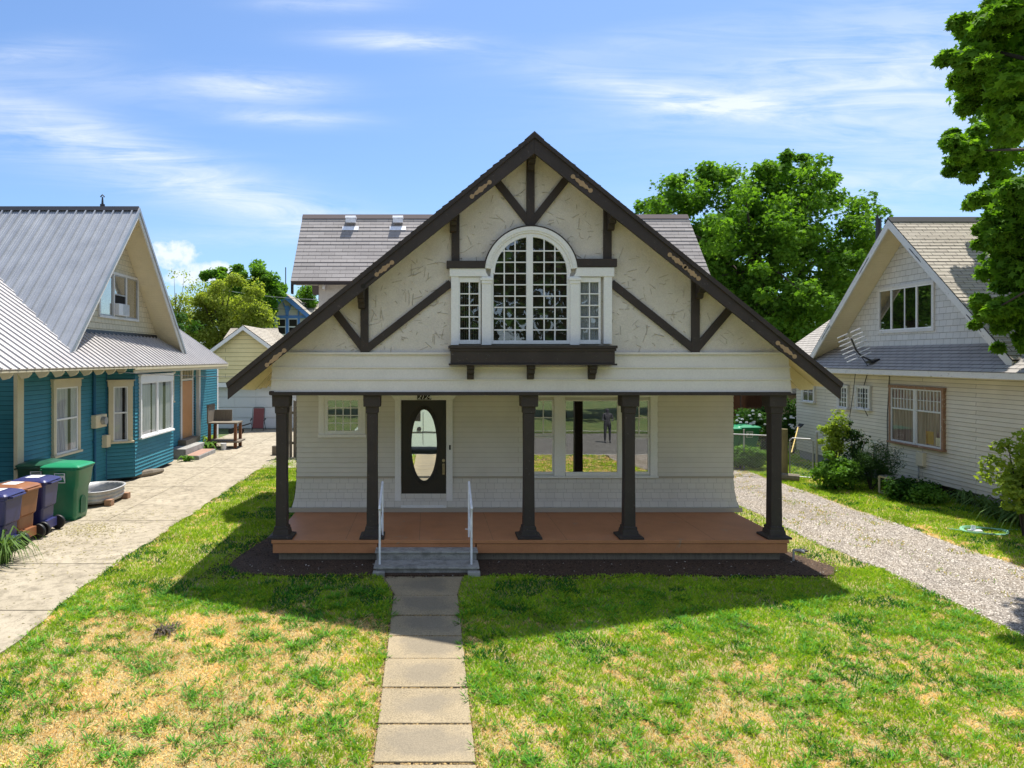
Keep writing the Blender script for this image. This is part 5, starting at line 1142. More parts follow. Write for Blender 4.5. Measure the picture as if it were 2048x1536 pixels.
# antenna
an = thing('tv_antenna', P(1745, 726, 19.2), 'rusty rooftop television antenna leaning out on a bent mast', 'antenna')
m0 = P(1745, 722, 18.4); m1 = P(1722, 712, 18.5); m2 = P(1712, 700, 18.4); top = P(1702, 676, 18.3)
mb = MB(); mb.tube([m0, m1, m2, top], .022, 7); mb.tube([m1, P(1735, 731, 18.1)], .014, 5); mb.bar(m0+V3((-.12, 0, -.04)), m0+V3((.14, 0, .04)), .2, .06); mb.build('mast', M['darkmetal'], an)
for k in range(7):
    f_ = k/6; c = m2.lerp(top, -.6+2.0*f_); l = .36-.08*abs(f_-.4)
    for s in (-1, 1): mb = MB(); d = V3((.87, -.2, .42)); mb.bar(c+d*(s*.04), c+d*(s*l), .024, .024); mb.build('element', M['white_metal'], an)
mb = MB(); c = P(1757, 470, 19.2); mb.tube([(c.x, c.y, 6.0), (c.x, c.y, Z_(437, 19.2))], .075, 10); mb.tube([(c.x-.03, c.y, Z_(437, 19.2)), (c.x-.03, c.y, Z_(430, 19.2))], .03, 6); tag(mb.build('vent_pipe', M['darkmetal']), 'dark stove pipe behind the peak of the off-white house', 'vent pipe')
# chain-link fence, gate, posts
def chain(mb, a, b, z0, z1, step=.075, r=.0016):
    a, b = V3(a), V3(b); L = (b-a).length; d = (b-a).normalized(); H = z1-z0; n = int((L+H)/step)
    for k in range(n):
        s0 = k*step-H
        for sg in (1, -1):
            # diagonal from (s0,0) to (s0+H,H) clipped to [0,L]
            t0 = max(0, -s0); t1 = min(H, L-s0)
            if t1-t0 < .02: continue
            p0 = s0+t0; p1 = s0+t1; h0, h1 = (t0, t1) if sg > 0 else (H-t0, H-t1)
            q0 = a+d*p0+V3((0, 0, z0-a.z+h0)); q1 = a+d*p1+V3((0, 0, z0-a.z+h1)); mb.tube([q0, q1], r, 3, False)
cf = thing('chain_link_fence', (8.5, 21, 0), 'galvanised chain-link fence crossing behind the gravel drive', 'fence')
FY = 20.9; mb = MB(); chain(mb, (6.0, FY, 0), (X_(1560, 18.9)-.05, 19.3, 0), .05, 1.12); mb.build('wire_mesh', M['steel'], cf)
mb = MB(); mb.tube([(6.0, FY, 1.14), (X_(1560, 18.9)-.03, 19.3, 1.14)], .02, 7); mb.build('top_rail', M['steel'], cf)
for f_ in (.0, .8): p = V3((6.0, FY, 0)).lerp(V3((X_(1560, 18.9), 19.3, 0)), f_ if f_ else 0.02); p = P(1488, 930, 20.5) if f_ == .8 else p; p.z = 0; mb = MB(); mb.tube([p, p+V3((0, 0, 1.2))], .024, 7); mb.build('post', M['steel'], cf)
wp = P(1568, 958, 18.85); wp.z = 0; mb = MB(); mb.tube([wp, wp+V3((0, 0, 1.38))], [.10, .095], 10); tag(mb.build('wooden_post', paint('mossy_post_wood', (.20, .17, .08), .85, .25)), 'thick mossy round wooden post beside the chain-link gate', 'post')
mb = MB(); lg = wp+V3((-.05, -.35, .1)); mb.tube([lg+V3((-.2, .1, 0)), lg+V3((.22, -.12, 0))], [.12, .11], 10); tag(mb.build('cut_log', M['oldwood']), 'short cut log lying at the foot of the wooden post', 'log')
gt = thing('chain_link_gate', wp+V3((.15, 0, 0)), 'small galvanised chain-link gate with rounded top frame', 'gate')
ga = wp+V3((.16, .0, .08)); gb = P(1626, 955, 18.6); gb.z = .08; mb = MB()
mb.tube([ga, ga+V3((0, 0, .98)), ga+V3((.07, 0, 1.05)), gb+V3((-.07, 0, 1.05)), gb+V3((0, 0, .98)), gb, ga], .018, 7); mb.build('frame', M['steel'], gt)
mb = MB(); chain(mb, (ga.x, ga.y, 0), (gb.x, gb.y, 0), .1, 1.12, .085, .0024); mb.build('wire_mesh', M['steel'], gt)
p = V3((gb.x+.1, gb.y, 0)); mb = MB(); mb.tube([p, p+V3((0, 0, 1.30))], .032, 8); mb.tube([p+V3((0, 0, 1.30)), p+V3((0, 0, 1.35))], [.03, .01], 8); tag(mb.build('gate_post', M['steel']), 'grey metal gate post topped with a rounded cap', 'post')
mb = MB(); mb.tube([P(1750, 886, 17.9), P(1750, 935, 17.9)], .03, 7); tag(mb.build('stake', M['steel']), 'short metal stake showing above the dark bushes', 'stake')
g3 = dup(gA, (9.55, 21.9, .0), R(180), 'green wheeled bin with emblem behind the chain-link fence by the gravel drive')
g3.rotation_euler = (0, 0, R(5)); g3['group'] = 'bins behind the chain-link fence'; g4 = dup(gA, (10.35, 22.3, 0), R(5), 'second green wheeled bin behind the chain-link fence, nearer the wooden post'); g4['group'] = g3['group']
# brown board fence and little shed roof in the back
bf = thing('brown_board_fence', (13, 29, 0), 'reddish brown board fence with open upper panel at the back garden', 'fence'); x = 12.2; random.seed(4)
while x < 17.6:
    mb = MB(); h = 1.15; mb.box(x, x+.15, 29, 29.03, 0, h); mb.build('board', M['fence_wood'], bf); x += .17
for x in (12.4, 13.35, 15.25, 17.3): mb = MB(); mb.box(x, x+.14, 28.9, 29.04, 0, 2.1); mb.build('post', M['fence_wood'], bf)
mb = MB(); mb.box(12.2, 17.6, 28.95, 29.0, 1.16, 1.26); mb.box(12.2, 17.6, 28.95, 29.0, 2.0, 2.1); mb.build('rail', M['fence_wood'], bf)
mb = MB(); mb.box(12.2, 13.3, 29.05, 29.08, 0, 2.0); mb.box(13.6, 17.6, 29.6, 29.65, 0, 1.95); mb.build('infill_panel', M['fence_wood'], bf)
sh_ = thing('garden_shed', (14.6, 27, 0), 'low shed with grey shingle roof behind the off-white house', 'shed')
a = [(13.7, 26.5, 1.95), (16.5, 26.5, 1.95), (16.5, 28.2, 2.55), (13.7, 28.2, 2.55)]; mb = MB(); courses(mb, a, .14, .015); mb.prism(a, (0, 0, -.05)); mb.build('roof', M['shingle_old'], sh_)
mb = MB(); mb.box(13.9, 16.4, 26.8, 28.1, 0, 1.9); mb.build('wall', M['dark_wood'] if 'dark_wood' in M else M['oldwood'], sh_)
# crate, hose, rake, small fittings
cr = thing('wire_crate', P(1775, 975, 16.4), 'pale wire crate half hidden in the bushes by the off-white wall', 'crate'); c = V3((11.15, 16.4, 0))
mb = MB()
for x in (0, .62):
    for y in (0, .45): mb.bar(c+V3((x, y, 0)), c+V3((x, y, .42)), .035, .035)
for z in (.02, .42):
    for y in (0, .45): mb.bar(c+V3((0, y, z)), c+V3((.62, y, z)), .03, .03)
    for x in (0, .62): mb.bar(c+V3((x, 0, z)), c+V3((x, .45, z)), .03, .03)
mb.build('frame', M['cream'], cr); mb = MB(); mb.box(c.x, c.x+.62, c.y, c.y+.45, .44, .46); mb.build('lid', M['steel'], cr)
hs = G(1968, 1066); ho = thing('garden_hose', hs, 'pale green garden hose coiled on the grass with a sprinkler', 'hose'); mb = MB(); random.seed(2)
t_ = MT('hose_green'); t_.set(color=(.25, .52, .34), rough=.4)
for k in range(3): mb.tube([hs+V3(((.34+.025*k)*math.cos(a_), (.27+.02*k)*math.sin(a_), .035+.008*k+.012*math.sin(3*a_+k))) for a_ in [2*math.pi*i/40 for i in range(41)]], .011, 6, False)
mb.tube([hs+V3((.36, 0, .04)), hs+V3((.6, .1, .04)), hs+V3((1.1, .05, .04)), hs+V3((1.7, .2, .04))], .011, 6); mb.tube([hs+V3((-.36, .0, .04)), hs+V3((-.55, .2, .04))], .011, 6); mb.build('coil', t_.m, ho)
mb = MB(); q = hs+V3((-.2, .02, .05)); mb.tube([q+V3((-.1, 0, 0)), q+V3((.16, 0, .0))], .018, 6); mb.tube([q, q+V3((.02, .0, .09))], .035, 8); mb.box(q.x-.03, q.x+.12, q.y-.1, q.y-.04, q.z-.02, q.z+.01); mb.build('sprinkler', M['white_metal'], ho)
rk_ = thing('long_handled_shovel', P(1590, 895, 20.2), 'yellow long-handled shovel leaning by the corner of the off-white house', 'shovel'); q0, q1 = P(1583, 905, 20), P(1596, 855, 21)
mb = MB(); mb.tube([q0, q1], .018, 7); mb.build('handle', plain('yellow_handle', (.55, .38, .06), .5), rk_); mb = MB(); mb.bar(q1, q1+V3((.14, .05, .1)), .16, .03); mb.build('blade', M['black'], rk_)
mb = MB(); q = G(1601, 1106); mb.box(q.x-.1, q.x+.1, q.y-.06, q.y+.06, .03, .06); tag(mb.build('drain_cap', M['black'], None, False, .008), 'flat black rectangular cap lying on the bark beside the porch corner', 'cap')
mb = MB(); q = V3((5.98, 11.15, 0)); mb.tube([q+V3((0, 0, .0)), q+V3((0, 0, .2)), q+V3((.10, -.02, .2))], .018, 7); mb.tube([q+V3((.10, -.02, .2)), q+V3((.16, -.02, .17))], .024, 7); tag(mb.build('outdoor_tap', M['steel']), 'short steel garden tap at the right corner of the porch', 'tap')
# ================================================================== behind the viewer: what the front windows mirror
vn = thing('parked_van', (-.2, -4.0, -.85), 'silver white van parked along the street kerb', 'van')
wm = MT('silver_white_paint'); wm.set(color=(.45, .53, .46), rough=.25, spec=.5, coat=.5)
mb = MB(); prof = [(-2.95, .35), (-2.95, 1.1), (-2.75, 1.25), (-1.9, 1.35), (-1.35, 2.0), (-1.1, 2.1), (2.3, 2.12), (2.5, 1.95), (2.6, 1.2), (2.6, .35)]
def bodyring(y, k): return [(-.2+x, y, -.85+.35+(z-.35)*k) for x, z in prof]
mb.loft([bodyring(-4.95, .93), bodyring(-4.85, 1), bodyring(-3.15, 1), bodyring(-3.02, .955), bodyring(-3.0, .93)]); mb.build('body', wm.m, vn, False, .03)
mb = MB(); mb.box(-2.9, 2.2, -3.0, -2.985, .12, .16); mb.box(-.2, -.18, -2.999, -2.99, -.4, 1.0); mb.build('door_seam', M['darkmetal'], vn)
for x in (-.75, .9): mb = MB(); mb.box(x-.62 if x > 0 else x-.3, x+.62 if x > 0 else x+.45, -3.004, -2.992, .62, 1.05); mb.build('window', M['interior'], vn)
mb = MB(); mb.tube([(-.36, -2.995, .28), (-.36, -2.97, .28)], .09, 14); mb.build('fuel_cap', M['darkmetal'], vn)
for x in (-2.1, 1.6):
    for y in (-4.85, -3.15): mb = MB(); mb.tube([(x, y-.11, -.50), (x, y+.11, -.50)], .35, 20); wl_ = mb.build('wheel', M['black'], vn); mb = MB(); mb.tube([(x, y-.115, -.50), (x, y+.115, -.50)], .2, 14); mb.build('rim', M['steel'], wl_)
def person(loc, lab):
    root = thing('person', loc, lab, 'person')
    J = {'pel': (0, 0, .96), 'che': (0, 0, 1.3), 'nek': (0, 0, 1.48), 'hd0': (0, .01, 1.56), 'hd1': (0, .02, 1.70), 'sl': (-.18, 0, 1.42), 'el': (-.24, .04, 1.14), 'wl': (-.16, .24, 1.10), 'hl': (-.12, .32, 1.11), 'sr': (.18, 0, 1.42), 'er': (.24, .04, 1.14), 'wr': (.16, .24, 1.10), 'hr': (.12, .32, 1.11),
         'pl': (-.09, 0, .90), 'kl': (-.11, .02, .5), 'al': (-.12, -.01, .09), 'tl': (-.13, .15, .03), 'pr': (.09, 0, .90), 'kr': (.11, .02, .5), 'ar': (.12, -.01, .09), 'tr': (.13, .15, .03)}
    E_ = [('pel', 'che'), ('che', 'nek'), ('nek', 'hd0'), ('hd0', 'hd1'), ('che', 'sl'), ('sl', 'el'), ('el', 'wl'), ('wl', 'hl'), ('che', 'sr'), ('sr', 'er'), ('er', 'wr'), ('wr', 'hr'), ('pel', 'pl'), ('pl', 'kl'), ('kl', 'al'), ('al', 'tl'), ('pel', 'pr'), ('pr', 'kr'), ('kr', 'ar'), ('ar', 'tr')]
    rad = {'pel': .14, 'che': .16, 'nek': .06, 'hd0': .085, 'hd1': .09, 's': .06, 'e': .045, 'w': .033, 'h': .035, 'p': .10, 'k': .065, 'a': .045, 't': .04}
    ks = list(J); me = bpy.data.meshes.new('person'); me.from_pydata([J[k] for k in ks], [(ks.index(a), ks.index(b)) for a, b in E_], [])
    o = bpy.data.objects.new('body', me); S.collection.objects.link(o); o.parent = root
    md = o.modifiers.new('skin', 'SKIN'); sv = me.skin_vertices[0].data
    for i, k in enumerate(ks): r_ = rad.get(k, rad.get(k[0], .05)); sv[i].radius = (r_, r_*.8 if k in ('che', 'pel') else r_); sv[i].use_root = (k == 'pel')
    s_ = o.modifiers.new('sub', 'SUBSURF'); s_.levels = 2; s_.render_levels = 2; me.materials.append(plain('dark_clothes', (.05, .05, .06), .8)); return root
person((8.9, -7.3, -.85), 'person in dark clothes standing in the street holding a controller')
# ================================================================== VEGETATION
def mesh_np(name, verts, faces_per, nverts_per, mat, parent=None, col=None, kind=None, faces=None):
    """verts (n, k, 3): n islands of k vertices; faces: list of index tuples in an island"""
    n, k, _ = verts.shape; o_ = org(parent) if parent is not None else V3((0, 0, 0))
    v = verts.reshape(-1, 3)-np.array([o_.x, o_.y, o_.z])
    me = bpy.data.meshes.new(name); me.vertices.add(n*k); me.vertices.foreach_set('co', v.astype(np.float32).ravel())
    tot = sum(len(f) for f in faces); idx = np.concatenate([np.array(f) for f in faces])
    li = (idx[None, :]+(np.arange(n)*k)[:, None]).ravel()
    me.loops.add(len(li)); me.loops.foreach_set('vertex_index', li.astype(np.int32))
    ls = np.concatenate([[0], np.cumsum([len(f) for f in faces])[:-1]]); st = (ls[None, :]+(np.arange(n)*tot)[:, None]).ravel()
    me.polygons.add(n*len(faces)); me.polygons.foreach_set('loop_start', st.astype(np.int32))
    if col is not None:
        ca = me.color_attributes.new('Col', 'FLOAT_COLOR', 'POINT'); c = np.repeat(np.concatenate([col, np.ones((n, 1))], 1), k, 0)
        ca.data.foreach_set('color', c.astype(np.float32).ravel())
    me.update(calc_edges=True); me.materials.append(mat)
    o = bpy.data.objects.new(name, me); S.collection.objects.link(o)
    if parent is not None: o.parent = parent
    if kind: o['kind'] = kind
    return o
def vnoise(x, y, s, seed=0):
    r = np.random.default_rng(seed); g = r.random((256, 256)); x = np.asarray(x)*s+100; y = np.asarray(y)*s+100
    i, j = np.floor(x).astype(int), np.floor(y).astype(int); fx, fy = x-i, y-j; fx = fx*fx*(3-2*fx); fy = fy*fy*(3-2*fy)
    a = g[i % 256, j % 256]; b = g[(i+1) % 256, j % 256]; c = g[i % 256, (j+1) % 256]; d = g[(i+1) % 256, (j+1) % 256]
    return (a*(1-fx)+b*fx)*(1-fy)+(c*(1-fx)+d*fx)*fy
def fbm(x, y, s, seed=0): return (vnoise(x, y, s, seed)+.5*vnoise(x, y, s*2.1, seed+1)+.25*vnoise(x, y, s*4.3, seed+2)+.12*vnoise(x, y, s*9, seed+3))/1.87
t = MT('grass_blades'); at = t.N.new('ShaderNodeAttribute'); at.attribute_name = 'Col'; t.set(color=at.outputs['Color'], rough=.6, spec=.2)
tl = t.N.new('ShaderNodeBsdfTranslucent'); t.L.new(at.outputs['Color'], tl.inputs['Color']); mx = t.N.new('ShaderNodeMixShader'); mx.inputs[0].default_value = .35
t.L.new(t.b.outputs[0], mx.inputs[1]); t.L.new(tl.outputs[0], mx.inputs[2]); t.L.new(mx.outputs[0], t.out.inputs[0]); M['grass'] = t.m
GREEN = np.array([.15, .37, .02]); LIME = np.array([.50, .63, .035]); STRAW = np.array([.84, .56, .17]); PALE = np.array([.90, .72, .38]); DARKG = np.array([.035, .16, .018])
def straw_amount(x, y):
    n = fbm(x, y, 2.9, 5); n2 = fbm(x, y, 11, 9)
    base = np.where(x < 0, np.clip(1.12-np.abs(x+2.6)/2.7, 0, 1)*np.clip((9.9-y)/1.0, 0, 1)*.86, np.clip((9.0-y)/3.0, 0, 1)*.38)
    base += np.where(x > 0, np.clip(1-np.abs(x-6.0)/1.3, 0, 1)*np.clip(1-np.abs(y-8.2)/1.7, 0, 1)*.42, 0)
    base += np.where((x > 9.3), np.clip(1-(x-9.3)/1.0, 0, 1)*np.clip((14.2-y)/1.5, 0, 1)*.75, 0)
    base += np.where((x < -4.6)&(y > 9.5), .12, 0)
    s = base+(n-.5)*1.1+(n2-.5)*1.7+(fbm(x, y, .8, 15)-.5)*.5
    s = np.where((x > -3.7)&(x < 6.5), s-np.clip((y-8.9)*1.2, 0, .8)+.06*(y < 8.9), s)
    return np.clip((s-.22)*2.6, 0, 1)
def inlawn(x, y):
    n = (fbm(x, y, 2.5, 31)-.5)*.25
    ins = np.zeros(x.shape, bool); m_ = len(MULCH); xq, yq = x+n*.9, y+n*.9
    for i in range(m_):
        (ax_, ay_), (bx_, by_) = MULCH[i], MULCH[(i+1) % m_]
        if ay_ == by_: continue
        hit = ((ay_ > yq) != (by_ > yq))&(xq < (bx_-ax_)*(yq-ay_)/(by_-ay_)+ax_); ins ^= hit
    pathw = np.where(y > 9.69, .2*np.clip((y-9.69)/.69, 0, 1), 0)
    onpath = (x > -.49-pathw)&(x < .43+pathw*.6)&(y < 10.5); onpath |= (x > -.9)&(x < .9)&(y > 10.40)&(y < 11.3)
    left = (x > -5.05+n*.4)&(x < np.where(y < 11.1, 7.03+.4*np.clip((12-y)/4, 0, 1)+n*.4, -2.6))&(y < 22.6)&~ins&~onpath
    right = (x > 6.0)&(x < 7.03+.4*np.clip((12-y)/4, 0, 1)+n*.4)&(y < 24)&(y >= 11.1)&~ins
    far = (x > 9.42+n*.6)&(x < 12.6)&(y < 24)
    back = (y > 20.7+n)&(y < 34)&(x > 5.9)&(x < 20)
    return (left|right|far|back)&(y > -2.15)
def blades(N, x0, x1, y0, y1, hmin, hmax, wd, pick, seed):
    r = np.random.default_rng(seed); x = r.uniform(x0, x1, N); y = r.uniform(y0, y1, N); m = inlawn(x, y)
    D = np.maximum(y, 1); px = x/D*F+VX; m &= ((px > -60)&(px < 2110))|(y < 4.4)
    x, y = x[m], y[m]; n = len(x); z = ground_z(y)
    st = straw_amount(x, y); isst = r.random(n) < np.clip(st*.93+.04, 0, .97)
    if pick == 'green': keep = ~isst; x, y, z, st, isst = x[keep], y[keep], z[keep], st[keep], isst[keep]; n = len(x)
    h = r.uniform(hmin, hmax, n)*np.where(isst, .62, 1.0)*(.75+.6*vnoise(x, y, 3.0, 77)); th = r.uniform(0, 2*np.pi, n); ln = r.uniform(.2, 1.1, n)*h*np.where(isst, 1.5, 1)
    dx, dy = np.cos(th), np.sin(th); pa = r.uniform(0, 2*np.pi, n); wx, wy = np.cos(pa)*wd/2, np.sin(pa)*wd/2
    v = np.zeros((n, 4, 3)); v[:, 0] = np.stack([x-wx, y-wy, z], 1); v[:, 1] = np.stack([x+wx, y+wy, z], 1)
    v[:, 2] = np.stack([x+wx*.7+dx*ln*.35, y+wy*.7+dy*ln*.35, z+h*.62], 1); v[:, 3] = np.stack([x+dx*ln, y+dy*ln, z+h], 1)
    n1 = fbm(x, y, 2.0, 3)[:, None]; rr = r.random((n, 1))
    g = GREEN*(1-rr)+LIME*rr; g = g*(.75+.5*n1); dk = (fbm(x, y, 1.6, 41)[:, None] > .60); g = np.where(dk&(rr < .75), DARKG*(1+.5*rr), g)
    # livelier lime where grass and straw mingle
    mixv = (np.clip(st, 0, 1)*(1-np.clip(st, 0, 1))*4)[:, None]; g = g*(1-mixv*.5)+LIME*1.05*mixv*.5
    s_ = STRAW*(1-rr)+PALE*rr; s_ = s_*(.75+.5*n1); c = np.where(isst[:, None], s_, g)*r.uniform(.8, 1.2, (n, 1))
    return v, c
def gravel_weeds():
    v, c = None, None
    r = np.random.default_rng(90); x = r.uniform(7.1, 9.4, 26000); y = r.uniform(6, 24, 26000); k = (fbm(x, y, 1.3, 61) > .58)&(fbm(x, y, 6, 62) > .55)|((r.random(26000) < .25)&(np.abs(x-8.25) < .35)&(fbm(x, y, 4, 63) > .55)); x, y = x[k], y[k]; n = len(x)
    z = ground_z(y)+.01; h = r.uniform(.02, .05, n); th = r.uniform(0, 6.28, n); wx, wy = np.cos(th+1.57)*.005, np.sin(th+1.57)*.005; v = np.zeros((n, 4, 3))
    v[:, 0] = np.stack([x-wx, y-wy, z], 1); v[:, 1] = np.stack([x+wx, y+wy, z], 1); v[:, 2] = np.stack([x+wx+np.cos(th)*h*.3, y+wy+np.sin(th)*h*.3, z+h*.6], 1); v[:, 3] = np.stack([x+np.cos(th)*h, y+np.sin(th)*h, z+h], 1)
    a = r.random((n, 1)); return v, (GREEN*a+STRAW*(1-a))*.9
parts = [gravel_weeds(), blades(60000, -5.2, 7.6, -2.2, 4.4, .03, .06, .02, 'all', 11), blades(330000, -5.2, 7.6, 4.4, 10.8, .022, .055, .010, 'all', 1), blades(60000, -5.2, -2.6, 10.8, 22.8, .03, .06, .013, 'all', 2),
         blades(26000, 5.2, 7.3, 10.4, 23, .03, .055, .013, 'all', 3), blades(95000, 9.3, 12.7, 9.5, 24, .03, .065, .013, 'all', 4), blades(20000, 6, 18, 20, 34, .05, .12, .03, 'green', 5)]
v = np.concatenate([p[0] for p in parts]); c = np.concatenate([p[1] for p in parts])
tag(mesh_np('lawn_grass', v, 1, 4, M['grass'], None, c, 'stuff', [(0, 1, 2), (0, 2, 3)]), 'patchy green and straw-coloured lawn grass', 'grass', None, 'stuff')
# coarse weed tufts in the lawn
def tufts(N, seed):
    r = np.random.default_rng(seed); x = r.uniform(-5, 7.4, N); y = r.uniform(4.8, 10.0, N)
    cl = fbm(x, y, 1.5, 51) > .50; m = inlawn(x, y)&(cl|(r.random(N) < .35)); x, y = x[m], y[m]; V_, C_ = [], []
    for X0, Y0 in zip(x, y):
        k = r.integers(16, 34); R_ = r.uniform(.03, .075); th = r.uniform(0, 2*np.pi, k); d = r.uniform(0, R_, k); bx, by_ = X0+np.cos(th)*d*1.5, Y0+np.sin(th)*d
        L_ = r.uniform(.045, .095, k); h = L_*r.uniform(.35, .9, k); ex, ey = np.cos(th+r.normal(0, .5, k))*L_, np.sin(th+r.normal(0, .5, k))*L_
        px_, py_ = -ey/L_*.006, ex/L_*.006; z = ground_z(by_); v = np.zeros((k, 4, 3))
        v[:, 0] = np.stack([bx-px_*.6, by_-py_*.6, z], 1); v[:, 1] = np.stack([bx+px_, by_+py_, z+h*.55], 1); v[:, 1, 0] += ex*.4; v[:, 1, 1] += ey*.4
        v[:, 2] = np.stack([bx+ex, by_+ey, z+h], 1); v[:, 3] = np.stack([bx-px_+ex*.4, by_-py_+ey*.4, z+h*.55], 1)
        V_.append(v); rr = r.random((k, 1)); base = DARKG*1.15*(1-rr)+GREEN*rr*1.1; C_.append(base*r.uniform(.8, 1.25))
    return np.concatenate(V_), np.concatenate(C_)
v, c = tufts(3000, 8); tag(mesh_np('weed_tufts', v, 1, 4, M['grass'], None, c, 'stuff', [(0, 1, 2, 3)]), 'coarse dark green weed tufts dotted through the lawn', 'weeds', None, 'stuff')
# bark chips, gravel stones, leaf litter on the drive
def chips(name, pts, smin, smax, mat, cols, flat, lab, cat, seed):
    r = np.random.default_rng(seed); n = len(pts); s = r.uniform(smin, smax, (n, 1)); base = np.array([[-1, -.6, 0], [1, -.7, 0], [.9, .7, 0], [-.8, .6, 0], [-.3, -.2, 1], [.4, .1, .9]])
    th = r.uniform(0, 2*np.pi, n); ct, s_ = np.cos(th), np.sin(th); v = np.repeat(base[None], n, 0)*(1+r.uniform(-.35, .35, (n, 6, 3))); v[:, :, 2] *= flat; v *= s[:, None]
    X0 = v[:, :, 0]*ct[:, None]-v[:, :, 1]*s_[:, None]; Y0 = v[:, :, 0]*s_[:, None]+v[:, :, 1]*ct[:, None]; v[:, :, 0] = X0+pts[:, 0:1]; v[:, :, 1] = Y0+pts[:, 1:2]; v[:, :, 2] += pts[:, 2:3]
    a = r.random((n, 1)); c = cols[0]*(1-a)+cols[1]*a; c = c*r.uniform(.6, 1.3, (n, 1))
    tag(mesh_np(name, v, 1, 6, mat, None, c, 'stuff', [(0, 1, 5, 4), (1, 2, 5), (2, 3, 4, 5), (3, 0, 4)]), lab, cat, None, 'stuff')
t = MT('loose_bits'); at = t.N.new('ShaderNodeAttribute'); at.attribute_name = 'Col'; t.set(color=at.outputs['Color'], rough=.9, spec=.2); M['bits'] = t.m
r = np.random.default_rng(21); n = 62000; y = np.concatenate([r.uniform(6, 14, 46000), r.uniform(14, 26, 16000)]); x = r.uniform(7.0, 9.5, n)
m = (x > np.array([gl(a) for a in y])-.06)&(x < np.array([gr(a) for a in y])+.06); x, y = x[m], y[m]
chips('gravel_stones', np.stack([x, y, ground_z(y)+.01], 1), .005, .015, M['bits'], (np.array([.10, .08, .06]), np.array([.56, .51, .45])), .7, 'loose pale grey gravel stones on the drive', 'gravel', 22)
n = 16000; x = r.uniform(-3.5, 6.7, n); y = r.uniform(10.25, 13.2, n); k = ((y < 11.15)|(x < -2.65)|(x > 5.95))&(~((x > -.85)&(x < .85)&(y > 10.4)))
k &= ((x < -2.6)|(y > 10.33+.09*np.sin(x*2)))&((x < 6.6-.35*np.maximum(0, y-11)))&(x > -3.45+.25*np.maximum(0, y-11.2))
x, y = x[k], y[k]; chips('bark_chips', np.stack([x, y, np.full(len(x), .026)], 1), .006, .020, M['bits'], (np.array([.015, .010, .008]), np.array([.13, .085, .055])), .5, 'dark bark chips in the bed round the porch', 'bark mulch', 23)
n = 130; x = r.uniform(-3.4, 6.5, n); y = r.uniform(10.3, 11.1, n); k = ~((x > -.85)&(x < .85)&(y > 10.4)); x, y = x[k], y[k]
chips('pale_chips', np.stack([x, y, np.full(len(x), .034)], 1), .006, .013, M['bits'], (np.array([.4, .36, .3]), np.array([.7, .68, .62])), .4, 'pale bits scattered over the dark bark', 'litter', 24)
q = []
for cx_, cy_, sx, sy, m_ in ((-6.6, 13.2, .45, .35, 900), (-6.4, 12.3, .8, .5, 420), (-6.0, 14.4, .8, .4, 260), (-6.5, 11.0, 1.2, .7, 300), (-5.5, 9.0, 1.2, 1.2, 200), (-6.8, 17, .8, 2, 200), (-6.2, 24, 1.4, 2, 160)):
    q.append(np.stack([r.normal(cx_, sx, m_), r.normal(cy_, sy, m_)], 1))
q = np.concatenate(q); q = q[(q[:, 0] > -8.3)&(q[:, 0] < -5.05)]; chips('leaf_litter', np.concatenate([q, (ground_z(q[:, 1])+.031)[:, None]], 1), .006, .020, M['bits'], (np.array([.10, .085, .03]), np.array([.30, .26, .10])), .25, 'dry leaf litter and grass scraps on the concrete drive', 'leaf litter', 25)
# debris in joints of the path and along its edges
yy = r.uniform(5, 10, 1800); xx = np.where(r.random(1800) < .5, r.normal(-.5, .02, 1800), r.normal(.445, .02, 1800)); jy = r.choice([9.69, 9.06, 8.48, 7.92, 7.31, 6.66, 6.08, 5.47], 1500)+r.normal(0, .014, 1500); jx = r.uniform(-.48, .42, 1500)
xx = np.concatenate([xx, jx]); yy = np.concatenate([yy, jy]); chips('path_debris', np.stack([xx, yy, ground_z(yy)+.014], 1), .004, .012, M['bits'], (np.array([.12, .08, .04]), np.array([.40, .28, .12])), .5, 'dry grass scraps along the path joints', 'debris', 26)
